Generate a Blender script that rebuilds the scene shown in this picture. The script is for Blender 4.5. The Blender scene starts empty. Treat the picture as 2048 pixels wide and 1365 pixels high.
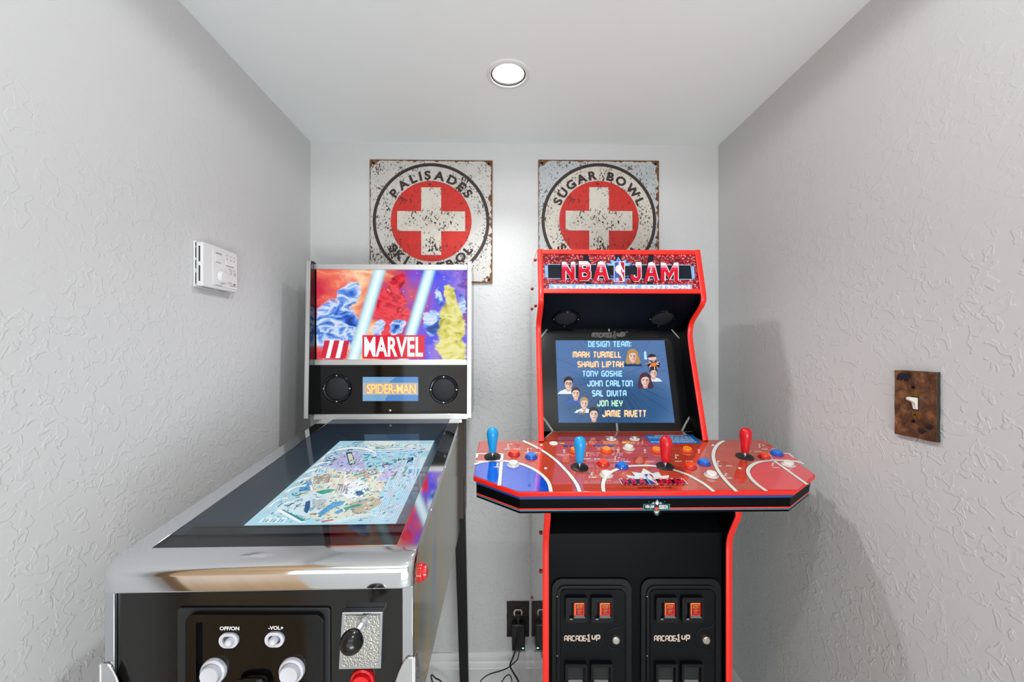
import bpy, bmesh, math, random
from mathutils import Vector, Matrix
from mathutils.geometry import tessellate_polygon

SC = bpy.context.scene
COL = SC.collection
R = math.radians
random.seed(7)

# ------------------------------------------------------------------ camera
CAM_H = 1.26
YAW = 1.08
FPX = 820.0
cd = bpy.data.cameras.new('camera')
cd.sensor_width = 36.0
cd.lens = FPX / 2048 * 36.0
cd.shift_y = 18.0 / 2048
cd.clip_start = 0.01
cam = bpy.data.objects.new('camera', cd)
COL.objects.link(cam)
cam.location = (0, 0, CAM_H)
cam.rotation_euler = (R(90), 0, R(-YAW))
SC.camera = cam

# ------------------------------------------------------------------ view, world, lights
SC.view_settings.view_transform = 'Standard'
SC.view_settings.look = 'None'
SC.view_settings.exposure = 0.0
SC.view_settings.gamma = 1.0
SC.cycles.max_bounces = 10
SC.cycles.diffuse_bounces = 5
SC.cycles.glossy_bounces = 6
SC.cycles.transparent_max_bounces = 16
SC.cycles.caustics_reflective = False
SC.cycles.caustics_refractive = False
SC.cycles.sample_clamp_indirect = 6.0
SC.cycles.use_denoising = True

w = bpy.data.worlds.new('world')
SC.world = w
w.use_nodes = True
w.node_tree.nodes['Background'].inputs[0].default_value = (0.8, 0.85, 0.9, 1)
w.node_tree.nodes['Background'].inputs[1].default_value = 0.05


def area(name, loc, rot, sx, sy, power, shape='RECTANGLE', color=(1, 1, 1), spread=180):
    d = bpy.data.lights.new(name, 'AREA')
    d.shape = shape
    d.size = sx
    d.size_y = sy
    d.energy = power
    d.color = color
    d.spread = R(spread)
    o = bpy.data.objects.new(name, d)
    COL.objects.link(o)
    o.location = loc
    o.rotation_euler = rot
    return o


CAN = (0.0112, 1.1538, 2.036)
# bulb in the recessed downlight of the nook, and the next downlight of the same row behind the lens
d = bpy.data.lights.new('downlight_bulb', 'SPOT')
d.energy = 30
d.color = (0.965, 0.985, 1.0)
d.spot_size = R(122)
d.spot_blend = 0.75
d.shadow_soft_size = 0.035
o = bpy.data.objects.new('downlight_bulb', d)
COL.objects.link(o)
o.location = (CAN[0], CAN[1], CAN[2] - 0.004)
d = bpy.data.lights.new('entry_bulb', 'SPOT')
d.energy = 20
d.color = (0.965, 0.985, 1.0)
d.spot_size = R(176)
d.spot_blend = 0.12
d.shadow_soft_size = 0.04
o = bpy.data.objects.new('entry_bulb', d)
COL.objects.link(o)
o.location = (0.10, 0.30, 2.028)
# unseen area lights added behind the camera to fill the nook
area('rear_fill', (0.0, -3.2, 1.25), (R(90), 0, 0), 4.2, 2.1, 47, color=(0.935, 0.975, 1.0))  # made-up broad frontal fill; no window is built in that wall
area('low_fill', (0.55, -1.40, 0.30), (R(146), 0, R(12)), 1.1, 0.9, 36, color=(0.945, 0.98, 1.0))  # added uplight that lifts the ceiling and wall tops; no lamp stands here
area('overhead_fill', (0.0, -1.3, 2.40), (0, 0, 0), 2.0, 1.4, 16, color=(0.945, 0.98, 1.0))  # added overhead fill for the room behind, without a fixture

# ------------------------------------------------------------------ materials


def lin(h):
    h = h.lstrip('#')
    out = []
    for i in (0, 2, 4):
        c = int(h[i:i + 2], 16) / 255
        out.append(c / 12.92 if c <= 0.04045 else ((c + 0.055) / 1.055) ** 2.4)
    return tuple(out) + (1.0,)


def newmat(name):
    m = bpy.data.materials.new(name)
    m.use_nodes = True
    return m, m.node_tree.nodes, m.node_tree.links, m.node_tree.nodes['Principled BSDF']


def mat(name, hexc, rough=0.5, metal=0.0, spec=0.5, coat=0.0, emit=None, strength=1.0, bump=None, trans=0.0, coat_rough=0.03):
    m, N, L, P = newmat(name)
    P.inputs['Base Color'].default_value = lin(hexc)
    P.inputs['Roughness'].default_value = rough
    P.inputs['Metallic'].default_value = metal
    P.inputs['Specular IOR Level'].default_value = spec
    P.inputs['Coat Weight'].default_value = coat
    P.inputs['Coat Roughness'].default_value = coat_rough
    P.inputs['Transmission Weight'].default_value = trans
    if emit:
        P.inputs['Emission Color'].default_value = lin(emit)
        P.inputs['Emission Strength'].default_value = strength
    if bump:
        sc, st, dist = bump
        tc = N.new('ShaderNodeTexCoord')
        n = N.new('ShaderNodeTexNoise')
        n.inputs['Scale'].default_value = sc
        n.inputs['Detail'].default_value = 3
        b = N.new('ShaderNodeBump')
        b.inputs['Strength'].default_value = st
        b.inputs['Distance'].default_value = dist
        L.new(tc.outputs['Object'], n.inputs['Vector'])
        L.new(n.outputs['Fac'], b.inputs['Height'])
        L.new(b.outputs['Normal'], P.inputs['Normal'])
    return m


def glow(name, hexc, strength=1.0, rough=0.06, spec=0.35):
    """a lit display colour behind a slightly reflective face"""
    return mat(name, '000000', rough=rough, spec=spec, emit=hexc, strength=strength)


def ramp(N, stops):
    r = N.new('ShaderNodeValToRGB')
    e = r.color_ramp.elements
    while len(e) < len(stops):
        e.new(0.5)
    for i, (p, c) in enumerate(stops):
        e[i].position = p
        e[i].color = lin(c) if isinstance(c, str) else (c, c, c, 1)
    return r


def plaster(name, hexc, scale=17.0, strength=0.55, fine=0.25, seed=0.0, rough=0.6):
    """hand trowelled paint: thin raised islands with sharp rims over an orange peel"""
    m, N, L, P = newmat(name)
    P.inputs['Base Color'].default_value = lin(hexc)
    P.inputs['Roughness'].default_value = rough
    P.inputs['Specular IOR Level'].default_value = 0.3
    tc = N.new('ShaderNodeTexCoord')
    mp = N.new('ShaderNodeMapping')
    mp.inputs['Location'].default_value = (seed, seed * 0.7, seed * 1.3)
    L.new(tc.outputs['Object'], mp.inputs['Vector'])
    n1 = N.new('ShaderNodeTexNoise')
    n1.inputs['Scale'].default_value = scale
    n1.inputs['Detail'].default_value = 2.0
    n1.inputs['Roughness'].default_value = 0.5
    n1.inputs['Distortion'].default_value = 0.5
    L.new(mp.outputs['Vector'], n1.inputs['Vector'])
    r1 = ramp(N, [(0.0, 0.0), (0.52, 0.0), (0.56, 1.0), (0.60, 0.82), (0.75, 0.35), (1.0, 0.1)])
    L.new(n1.outputs['Fac'], r1.inputs['Fac'])
    n2 = N.new('ShaderNodeTexNoise')
    n2.inputs['Scale'].default_value = 4.0
    L.new(mp.outputs['Vector'], n2.inputs['Vector'])
    r2 = ramp(N, [(0.0, 0.2), (0.38, 0.35), (0.5, 1.0), (1.0, 1.0)])
    L.new(n2.outputs['Fac'], r2.inputs['Fac'])
    # relief weakened towards the ceiling, standing in for less raking light up there
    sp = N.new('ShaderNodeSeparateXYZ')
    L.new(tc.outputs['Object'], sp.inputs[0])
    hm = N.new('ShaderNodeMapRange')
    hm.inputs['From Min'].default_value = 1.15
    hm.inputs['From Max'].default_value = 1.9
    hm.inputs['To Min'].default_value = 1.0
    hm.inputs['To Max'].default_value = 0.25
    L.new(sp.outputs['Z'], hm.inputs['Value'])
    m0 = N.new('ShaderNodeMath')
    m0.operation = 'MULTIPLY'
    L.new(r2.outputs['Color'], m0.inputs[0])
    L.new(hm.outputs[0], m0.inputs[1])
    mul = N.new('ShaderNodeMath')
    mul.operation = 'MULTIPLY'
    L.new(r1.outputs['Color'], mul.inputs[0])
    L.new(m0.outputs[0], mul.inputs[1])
    n3 = N.new('ShaderNodeTexNoise')
    n3.inputs['Scale'].default_value = 95.0
    n3.inputs['Detail'].default_value = 2.0
    L.new(mp.outputs['Vector'], n3.inputs['Vector'])
    ad = N.new('ShaderNodeMath')
    ad.operation = 'MULTIPLY_ADD'
    ad.inputs[1].default_value = fine
    L.new(n3.outputs['Fac'], ad.inputs[0])
    L.new(mul.outputs[0], ad.inputs[2])
    b = N.new('ShaderNodeBump')
    b.inputs['Strength'].default_value = strength
    b.inputs['Distance'].default_value = 0.0016
    L.new(ad.outputs[0], b.inputs['Height'])
    L.new(b.outputs['Normal'], P.inputs['Normal'])
    return m


def worn(name, hexc, specks='3b2a28', thr=0.60, rust=True, seed=0.0, rough=0.55):
    """printed tin with chipped dark specks and brown stains"""
    m, N, L, P = newmat(name)
    P.inputs['Roughness'].default_value = rough
    P.inputs['Specular IOR Level'].default_value = 0.25
    tc = N.new('ShaderNodeTexCoord')
    mp = N.new('ShaderNodeMapping')
    mp.inputs['Location'].default_value = (seed, 0, seed * 0.37)
    L.new(tc.outputs['Object'], mp.inputs['Vector'])

    def noise(scale, detail, rgh=0.6, stretch=None):
        n = N.new('ShaderNodeTexNoise')
        n.inputs['Scale'].default_value = scale
        n.inputs['Detail'].default_value = detail
        n.inputs['Roughness'].default_value = rgh
        if stretch:
            m2 = N.new('ShaderNodeMapping')
            m2.inputs['Scale'].default_value = stretch
            L.new(mp.outputs['Vector'], m2.inputs['Vector'])
            L.new(m2.outputs['Vector'], n.inputs['Vector'])
        else:
            L.new(mp.outputs['Vector'], n.inputs['Vector'])
        return n
    a = noise(170, 3, 0.7, (1, 1, 0.6))
    bnoise = noise(11, 6, 0.7)
    s = N.new('ShaderNodeMath')
    s.operation = 'MULTIPLY_ADD'
    s.inputs[1].default_value = 0.75
    L.new(bnoise.outputs['Fac'], s.inputs[0])
    L.new(a.outputs['Fac'], s.inputs[2])
    r = ramp(N, [(0.0, 0.0), (thr + 0.362, 0.0), (thr + 0.382, 1.0), (1.0, 1.0)])
    L.new(s.outputs[0], r.inputs['Fac'])
    patch = noise(16, 6, 0.72)
    rp = ramp(N, [(0.0, 0.0), (0.63, 0.0), (0.65, 0.9), (1.0, 1.0)])
    L.new(patch.outputs['Fac'], rp.inputs['Fac'])
    tone = noise(30, 3)
    rt = ramp(N, [(0.3, 0.82), (0.7, 1.05)])
    L.new(tone.outputs['Fac'], rt.inputs['Fac'])
    mx0 = N.new('ShaderNodeMixRGB')
    mx0.blend_type = 'MULTIPLY'
    mx0.inputs[0].default_value = 0.5
    mx0.inputs[1].default_value = lin(hexc)
    L.new(rt.outputs['Color'], mx0.inputs[2])
    mx = N.new('ShaderNodeMixRGB')
    mx.inputs[2].default_value = lin(specks)
    L.new(r.outputs['Color'], mx.inputs[0])
    L.new(mx0.outputs[0], mx.inputs[1])
    last = mx
    if rust:
        mx2 = N.new('ShaderNodeMixRGB')
        mx2.inputs[2].default_value = lin('6b4a42')
        L.new(rp.outputs['Color'], mx2.inputs[0])
        L.new(mx.outputs[0], mx2.inputs[1])
        last = mx2
    L.new(last.outputs[0], P.inputs['Base Color'])
    return m


def mottled(name, c1, c2, c3, scale=14, rough=0.6, bump=0.4, stretch=(1, 1, 1), metal=0.0, bdist=0.002):
    m, N, L, P = newmat(name)
    P.inputs['Roughness'].default_value = rough
    P.inputs['Metallic'].default_value = metal
    tc = N.new('ShaderNodeTexCoord')
    mp = N.new('ShaderNodeMapping')
    mp.inputs['Scale'].default_value = stretch
    L.new(tc.outputs['Object'], mp.inputs['Vector'])
    n = N.new('ShaderNodeTexNoise')
    n.inputs['Scale'].default_value = scale
    n.inputs['Detail'].default_value = 6
    n.inputs['Roughness'].default_value = 0.65
    L.new(mp.outputs['Vector'], n.inputs['Vector'])
    r = ramp(N, [(0.25, c1), (0.5, c2), (0.75, c3)])
    L.new(n.outputs['Fac'], r.inputs['Fac'])
    L.new(r.outputs['Color'], P.inputs['Base Color'])
    b = N.new('ShaderNodeBump')
    b.inputs['Strength'].default_value = bump
    b.inputs['Distance'].default_value = bdist
    L.new(n.outputs['Fac'], b.inputs['Height'])
    L.new(b.outputs['Normal'], P.inputs['Normal'])
    return m


def thin_glass(name, tint='ffffff', ior=1.5):
    m, N, L, P = newmat(name)
    N.remove(P)
    out = N['Material Output']
    t = N.new('ShaderNodeBsdfTransparent')
    t.inputs[0].default_value = lin(tint)
    g = N.new('ShaderNodeBsdfGlossy')
    g.inputs['Roughness'].default_value = 0.015
    f = N.new('ShaderNodeFresnel')
    f.inputs[0].default_value = ior
    mx = N.new('ShaderNodeMixShader')
    L.new(f.outputs[0], mx.inputs[0])
    L.new(t.outputs[0], mx.inputs[1])
    L.new(g.outputs[0], mx.inputs[2])
    L.new(mx.outputs[0], out.inputs[0])
    return m


# ------------------------------------------------------------------ geometry helpers


class Frame:
    """sight lines of the photograph in a frame turned deg about the camera's foot, used to measure positions"""

    def __init__(s, deg):
        s.c, s.s = math.cos(R(deg)), math.sin(R(deg))

    def ray(s, u, v):
        a = (u - 1024) / FPX
        b = (700.5 - v) / FPX
        return Vector((a * s.c + s.s, s.c - a * s.s, b))

    def at(s, i, u, v, val):
        r = s.ray(u, v)
        o = (0, 0, CAM_H)
        t = (val - o[i]) / r[i]
        return Vector((0, 0, CAM_H)) + r * t

    def atX(s, u, v, x): return s.at(0, u, v, x)
    def atY(s, u, v, y): return s.at(1, u, v, y)
    def atZ(s, u, v, z): return s.at(2, u, v, z)


class Surf:
    """a flat face with its own 2D coordinates"""

    def __init__(s, O, ex, ey, frame):
        s.O = Vector(O)
        s.ex = Vector(ex).normalized()
        s.ey = Vector(ey).normalized()
        s.n = s.ex.cross(s.ey).normalized()
        s.fr = frame

    def p(s, x, y, h=0.0):
        return s.O + s.ex * x + s.ey * y + s.n * h

    def px(s, u, v):
        r = s.fr.ray(u, v)
        o = Vector((0, 0, CAM_H))
        t = (s.O - o).dot(s.n) / r.dot(s.n)
        q = o + r * t - s.O
        return (q.dot(s.ex), q.dot(s.ey))

    def zoom(s, ox, oy, k):
        """2D drawing coordinates of a magnified view, laid onto this face"""
        def f(x, y, h=0.0):
            a, b = s.px(ox + x / k, oy + y / k)
            return s.p(a, b, h)
        return f

    def zpt(s, ox, oy, k):
        return lambda x, y: s.px(ox + x / k, oy + y / k)


BASE = {}


class MB:
    def __init__(s):
        s.v, s.f, s.m, s.mats = [], [], [], []

    def mi(s, m):
        if m not in s.mats:
            s.mats.append(m)
        return s.mats.index(m)

    def add(s, vs, fs, m):
        k = len(s.v)
        i = s.mi(m)
        s.v += [Vector(x) for x in vs]
        for f in fs:
            s.f.append([k + j for j in f])
            s.m.append(i)
        return s

    def box(s, x0, x1, y0, y1, z0, z1, m):
        return s.add([(x0, y0, z0), (x1, y0, z0), (x1, y1, z0), (x0, y1, z0), (x0, y0, z1), (x1, y0, z1), (x1, y1, z1), (x0, y1, z1)],
                     [(3, 2, 1, 0), (4, 5, 6, 7), (0, 1, 5, 4), (1, 2, 6, 5), (2, 3, 7, 6), (3, 0, 4, 7)], m)

    def poly(s, pts, m):
        pts = [Vector(p) for p in pts]
        if len(pts) <= 4:
            return s.add(pts, [list(range(len(pts)))], m)
        return s.add(pts, [list(t) for t in tessellate_polygon([pts])], m)

    def prism(s, pts, d, m, holes=()):
        pts = [Vector(p) for p in pts]
        d = Vector(d)
        loops = [pts] + [[Vector(p) for p in h] for h in holes]
        allp = [p for l in loops for p in l]
        n = len(allp)
        if holes:
            tri = [list(t) for t in tessellate_polygon(loops)]
        else:
            tri = [list(range(n))]
        fs = [list(reversed(t)) for t in tri] + [[i + n for i in t] for t in tri]
        k = 0
        for l in loops:
            c = len(l)
            for i in range(c):
                a, b = k + i, k + (i + 1) % c
                fs.append([a, b, b + n, a + n])
            k += c
        return s.add(allp + [p + d for p in allp], fs, m)

    def lathe(s, prof, O, ax, m, n=32, cap0=True, cap1=True):
        ax = Vector(ax).normalized()
        t = Vector((0, 0, 1)) if abs(ax.z) < 0.9 else Vector((1, 0, 0))
        e1 = ax.cross(t).normalized()
        e2 = ax.cross(e1).normalized()
        O = Vector(O)
        vs, fs = [], []
        for r, h in prof:
            for i in range(n):
                a = 2 * math.pi * i / n
                vs.append(O + ax * h + e1 * (r * math.cos(a)) + e2 * (r * math.sin(a)))
        for j in range(len(prof) - 1):
            for i in range(n):
                a, b = j * n + i, j * n + (i + 1) % n
                fs.append([a, b, b + n, a + n])
        if cap0 and prof[0][0] > 1e-5:
            fs.append(list(reversed(range(n))))
        if cap1 and prof[-1][0] > 1e-5:
            fs.append([(len(prof) - 1) * n + i for i in range(n)])
        return s.add(vs, fs, m)

    def tube(s, path, r, m, n=10):
        path = [Vector(p) for p in path]
        vs, fs = [], []
        up = Vector((0.13, 0.3, 0.95)).normalized()
        for k, p in enumerate(path):
            d = (path[min(k + 1, len(path) - 1)] - path[max(k - 1, 0)]).normalized()
            e1 = d.cross(up)
            if e1.length < 1e-3:
                e1 = d.cross(Vector((1, 0, 0)))
            e1.normalize()
            e2 = d.cross(e1).normalized()
            rr = r[k] if isinstance(r, (list, tuple)) else r
            for i in range(n):
                a = 2 * math.pi * i / n
                vs.append(p + e1 * rr * math.cos(a) + e2 * rr * math.sin(a))
        for k in range(len(path) - 1):
            for i in range(n):
                a, b = k * n + i, k * n + (i + 1) % n
                fs.append([a, b, b + n, a + n])
        fs.append(list(reversed(range(n))))
        fs.append([(len(path) - 1) * n + i for i in range(n)])
        return s.add(vs, fs, m)

    def build(s, name, parent=None, bevel=0.0, seg=2, smooth=38, weld=True, label=None):
        me = bpy.data.meshes.new(name)
        if parent is not None:
            base = BASE[parent.name]
        else:
            xs = [v.x for v in s.v]; ys = [v.y for v in s.v]; zs = [v.z for v in s.v]
            base = Vector(((min(xs) + max(xs)) / 2, (min(ys) + max(ys)) / 2, min(zs)))
            if bevel is None:
                base = Vector((0, 0, 0))
        bm = bmesh.new()
        bv = [bm.verts.new(v - base) for v in s.v]
        for f, i in zip(s.f, s.m):
            try:
                fc = bm.faces.new([bv[j] for j in f])
                fc.material_index = i
                fc.smooth = bool(smooth)
            except ValueError:
                pass
        if weld:
            bmesh.ops.recalc_face_normals(bm, faces=bm.faces)
        bm.to_mesh(me)
        bm.free()
        for m in s.mats:
            me.materials.append(m)
        if smooth:
            me.set_sharp_from_angle(angle=R(smooth))
        ob = bpy.data.objects.new(name, me)
        COL.objects.link(ob)
        if parent is not None:
            ob.parent = parent
        else:
            ob.location = base
        BASE[ob.name] = base
        if bevel:
            md = ob.modifiers.new('edge', 'BEVEL')
            md.width = bevel
            md.segments = seg
            md.limit_method = 'ANGLE'
            md.angle_limit = R(40)
            md.harden_normals = False
        if label:
            ob['label'] = label
        return ob


def structure(ob):
    ob['kind'] = 'structure'
    return ob


def tag(ob, label, cat, group=None):
    ob['label'] = label
    ob['category'] = cat
    if group:
        ob['group'] = group
    return ob


def root(name, base, deg=0.0):
    """Empty at a thing's base; deg turns its measuring frame about the camera's foot"""
    o = bpy.data.objects.new(name, None)
    o.empty_display_size = 0.1
    COL.objects.link(o)
    M = Matrix.Rotation(R(deg), 4, 'Z')
    o.location = M @ Vector(base)
    o.rotation_euler = (0, 0, R(deg))
    BASE[o.name] = Vector(base)
    return o


# ---- flat drawing: F maps (x, y, height) to space


def flat(mb, F, pts, m, h=0.0003):
    mb.poly([F(x, y, h) for x, y in pts], m)


def rect(mb, F, x0, y0, x1, y1, m, h=0.0003):
    flat(mb, F, [(x0, y0), (x1, y0), (x1, y1), (x0, y1)], m, h)


def ell(cx, cy, rx, ry=None, n=32, a0=0, a1=360):
    ry = rx if ry is None else ry
    full = abs(a1 - a0) >= 360
    k = n if full else n + 1
    return [(cx + rx * math.cos(R(a0 + (a1 - a0) * i / n)), cy + ry * math.sin(R(a0 + (a1 - a0) * i / n))) for i in range(k)]


def rrect(x0, y0, x1, y1, r, n=6):
    out = []
    for cx, cy, a in ((x1 - r, y1 - r, 0), (x0 + r, y1 - r, 90), (x0 + r, y0 + r, 180), (x1 - r, y0 + r, 270)):
        out += [(cx + r * math.cos(R(a + 90 * i / n)), cy + r * math.sin(R(a + 90 * i / n))) for i in range(n + 1)]
    return out


def stroke(mb, F, pts, w, m, h=0.0003, closed=False):
    P = [Vector(p).to_2d() if len(p) > 2 else Vector(p) for p in pts]
    n = len(P)
    if closed and (P[0] - P[-1]).length < 1e-6:
        P = P[:-1]
        n -= 1
    L_, R_ = [], []
    for i in range(n):
        a = P[i - 1] if (i > 0 or closed) else None
        b = P[(i + 1) % n] if (i < n - 1 or closed) else None
        d1 = (P[i] - a).normalized() if a is not None else (b - P[i]).normalized()
        d2 = (b - P[i]).normalized() if b is not None else d1
        n1 = Vector((-d1.y, d1.x))
        n2 = Vector((-d2.y, d2.x))
        mt = n1 + n2
        if mt.length < 0.2:
            mt = n1.copy()
        mt.normalize()
        k = min(1.0 / max(mt.dot(n1), 0.35), 1.8)
        L_.append(P[i] + mt * (w / 2 * k))
        R_.append(P[i] - mt * (w / 2 * k))
    rng = range(n if closed else n - 1)
    for i in rng:
        j = (i + 1) % n
        mb.add([F(*L_[i], h), F(*L_[j], h), F(*R_[j], h), F(*R_[i], h)], [(0, 1, 2, 3)], m)


def spl(pts, k=8):
    """smooth line through the points (Catmull-Rom)"""
    P = [Vector(p) for p in pts]
    out = []
    for i in range(len(P) - 1):
        p0 = P[max(i - 1, 0)]; p1 = P[i]; p2 = P[i + 1]; p3 = P[min(i + 2, len(P) - 1)]
        for j in range(k):
            t = j / k
            out.append(0.5 * ((2 * p1) + (p2 - p0) * t + (2 * p0 - 5 * p1 + 4 * p2 - p3) * t * t + (3 * p1 - p0 - 3 * p2 + p3) * t ** 3))
    out.append(P[-1])
    return [tuple(p) for p in out]


_TC = {}


def glyphs(s, bold=0.0, spacing=1.0, shear=0.0):
    key = (s, bold, spacing, shear)
    if key in _TC:
        return _TC[key]
    c = bpy.data.curves.new('lettering_curve', 'FONT')
    c.body = s
    c.size = 1.0
    c.offset = bold
    c.space_character = spacing
    c.shear = shear
    c.resolution_u = 4
    o = bpy.data.objects.new('lettering_curve', c)
    COL.objects.link(o)
    bpy.context.view_layer.update()
    dg = bpy.context.evaluated_depsgraph_get()
    me = bpy.data.meshes.new_from_object(o.evaluated_get(dg))
    vs = [(v.co.x, v.co.y) for v in me.vertices]
    fs = [list(p.vertices) for p in me.polygons]
    bpy.data.objects.remove(o)
    bpy.data.curves.remove(c)
    bpy.data.meshes.remove(me)
    xs = [v[0] for v in vs]; ys = [v[1] for v in vs]
    b = (min(xs), min(ys), max(xs), max(ys))
    _TC[key] = (vs, fs, b)
    return _TC[key]


def text_in(mb, F, s, x0, y0, x1, y1, m, h=0.0004, bold=0.0, spacing=1.0, shear=0.0):
    """letters stretched into the box; (x0, y0) is the lower left corner as read"""
    vs, fs, b = glyphs(s, bold, spacing, shear)
    sx = (x1 - x0) / (b[2] - b[0])
    sy = (y1 - y0) / (b[3] - b[1])
    mb.add([F(x0 + (x - b[0]) * sx, y0 + (y - b[1]) * sy, h) for x, y in vs], fs, m)


# ---- block alphabet drawn with strokes on a 4 x 6 grid
G = {
    'A': (4, [[(0, 0), (0, 4.6), (1.2, 6), (2.8, 6), (4, 4.6), (4, 0)], [(0, 2.4), (4, 2.4)]]),
    'B': (4, [[(0, 0), (0, 6), (3, 6), (3.9, 5.2), (3.9, 4), (3, 3.2), (0, 3.2)], [(2.8, 3.2), (4, 2.3), (4, 0.9), (3, 0), (0, 0)]]),
    'C': (4, [[(4, 6), (1, 6), (0, 5), (0, 1), (1, 0), (4, 0)]]),
    'D': (4, [[(0, 0), (0, 6), (3, 6), (4, 5), (4, 1), (3, 0), (-.3, 0)]]),
    'E': (3.6, [[(3.6, 6), (0, 6), (0, 0), (3.6, 0)], [(0, 3), (3.1, 3)]]),
    'F': (3.6, [[(3.6, 6), (0, 6), (0, -.5)], [(0, 3), (3, 3)]]),
    'G': (4, [[(4, 6), (1, 6), (0, 5), (0, 1), (1, 0), (4, 0), (4, 2.9), (2.2, 2.9)]]),
    'H': (4, [[(0, -.5), (0, 6.5)], [(4, -.5), (4, 6.5)], [(0, 3), (4, 3)]]),
    'I': (0.4, [[(0.2, -.5), (0.2, 6.5)]]),
    'J': (4, [[(4, 6.5), (4, 1), (3, 0), (1, 0), (0, 1), (0, 2)]]),
    'K': (4, [[(0, -.5), (0, 6.5)], [(3.8, 6.5), (3.8, 4.4), (2.5, 3.1), (0, 3.1)], [(2.5, 3.1), (4, 1.9), (4, -.5)]]),
    'L': (3.4, [[(0, 6.5), (0, 0), (3.4, 0)]]),
    'M': (5.4, [[(0, -.5), (0, 5), (0.8, 6), (2, 6), (2.7, 5), (2.7, 0)], [(2.7, 5), (3.4, 6), (4.6, 6), (5.4, 5), (5.4, -.5)]]),
    'N': (4, [[(0, -.5), (0, 6), (3, 6), (4, 5), (4, -.5)]]),
    'O': (4, [[(2, 0), (1, 0), (0, 1), (0, 5), (1, 6), (3, 6), (4, 5), (4, 1), (3, 0), (2, 0)]]),
    'P': (4, [[(0, -.5), (0, 6), (3, 6), (4, 5), (4, 3.5), (3, 2.6), (0, 2.6)]]),
    'R': (4, [[(0, -.5), (0, 6), (3, 6), (4, 5), (4, 3.7), (3, 2.8), (0, 2.8)], [(2.4, 2.8), (4, 1.6), (4, -.5)]]),
    'S': (4, [[(4, 6), (1, 6), (0, 5.2), (0, 4), (1, 3.1), (3, 2.9), (4, 2), (4, 0.8), (3, 0), (0, 0)]]),
    'T': (4, [[(0, 6), (4, 6)], [(2, 6), (2, -.5)]]),
    'U': (4, [[(0, 6.5), (0, 1), (1, 0), (3, 0), (4, 1), (4, 6.5)]]),
    'V': (4, [[(0, 6.5), (0, 2.2), (1.5, 0), (2.5, 0), (4, 2.2), (4, 6.5)]]),
    'W': (5.4, [[(0, 6.5), (0, 1), (0.8, 0), (2, 0), (2.7, 1), (2.7, 5)], [(2.7, 1), (3.4, 0), (4.6, 0), (5.4, 1), (5.4, 6.5)]]),
    'Y': (4, [[(0, 6.5), (0, 4), (1, 3), (3, 3), (4, 4), (4, 6.5)], [(2, 3), (2, -.5)]]),
    ':': (0.4, [[(0.2, 0.5), (0.2, 1.7)], [(0.2, 4), (0.2, 5.2)]]),
    '1': (3.4, [[(0.4, 4.8), (1.7, 6), (1.7, 0)], [(0.2, 0), (3.2, 0)]]),
    '-': (1.2, [[(0, 1.4), (1.2, 1.4)]]),
    ' ': (2.0, []),
    'u': (3.6, [[(0, 6), (0, 2.6), (0.6, 2), (3, 2), (3.6, 2.6), (3.6, 6)]]),
    'p': (3.6, [[(0, 0), (0, 6), (3, 6), (3.6, 5.4), (3.6, 3), (3, 2.4), (0, 2.4)]]),
    # heavy slab letters
    'n': (3.8, [[(0, -.6), (0, 6.6)], [(0, 6), (3.8, 0)], [(3.8, -.6), (3.8, 6.6)]]),
    'b': (3.6, [[(0, -.6), (0, 6), (2.6, 6), (3.5, 5.2), (3.5, 4), (2.6, 3.2), (0, 3.2)], [(2.4, 3.2), (3.7, 2.3), (3.7, 0.9), (2.7, 0), (-.6, 0)]]),
    'a': (4.6, [[(0, -.6), (1.9, 6.4)], [(4.6, -.6), (2.7, 6.4)], [(1.7, 6), (2.9, 6)], [(0.9, 1.9), (3.7, 1.9)]]),
    'j': (3.2, [[(1.4, 6), (3.6, 6)], [(3.0, 6.6), (3.0, 1), (2.2, 0), (0.8, 0), (0, 0.9), (0, 1.8)]]),
    'm': (5.6, [[(0.2, -.6), (0.2, 6.6)], [(0.3, 6), (2.8, 1.2), (5.3, 6)], [(5.4, -.6), (5.4, 6.6)]]),
}


def block_in(mb, F, s, x0, y0, x1, y1, m, h=0.0004, th=1.0, gap=1.9, shear=0.0, grow=0.0):
    """block letters in the box; (x0, y0) is the lower left corner as read; grow thickens the line for an outline beneath"""
    tot = sum(G[c][0] for c in s) + gap * (len(s) - 1) + th
    sx = (x1 - x0) / tot
    sy = (y1 - y0) / (6 + th)
    cx = th / 2

    def FF(x, y, hh=0.0):
        return F(x0 + (x + shear * y) * sx, y0 + (y + th / 2) * sy, hh)
    for c in s:
        wd, strokes = G[c]
        for st in strokes:
            stroke(mb, FF, [(cx + x, y) for x, y in st], th + grow, m, h)
        cx += wd + gap


def loop_px(S, ox, oy, k, pts, h=0.0):
    f = S.zoom(ox, oy, k)
    return [f(x, y, h) for x, y in pts]
# ------------------------------------------------------------------ room
RM = Frame(YAW)
XL, XR, YB, ZC = -0.722, 0.812, 1.54, 2.036
YO = -0.28            # the nook opens to the room behind here
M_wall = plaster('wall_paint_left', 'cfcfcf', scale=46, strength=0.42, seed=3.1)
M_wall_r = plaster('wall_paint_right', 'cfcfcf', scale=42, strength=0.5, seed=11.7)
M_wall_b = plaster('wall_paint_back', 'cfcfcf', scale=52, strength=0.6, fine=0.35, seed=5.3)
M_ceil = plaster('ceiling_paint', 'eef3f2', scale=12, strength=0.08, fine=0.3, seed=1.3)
M_room = mat('room_paint', 'd4d4d2', rough=0.7)
M_trim = mat('trim_paint', 'dedede', rough=0.35)
M_floor = mottled('pale_floor', 'bcbcba', 'c8c8c6', 'd0d0d0', scale=5, rough=0.4, bump=0.05, stretch=(14, 1, 1))
M_tan = mat('oak_panelling', 'b08a5e', rough=0.5)
M_dark = mat('dark_door', '3a3634', rough=0.4)


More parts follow.
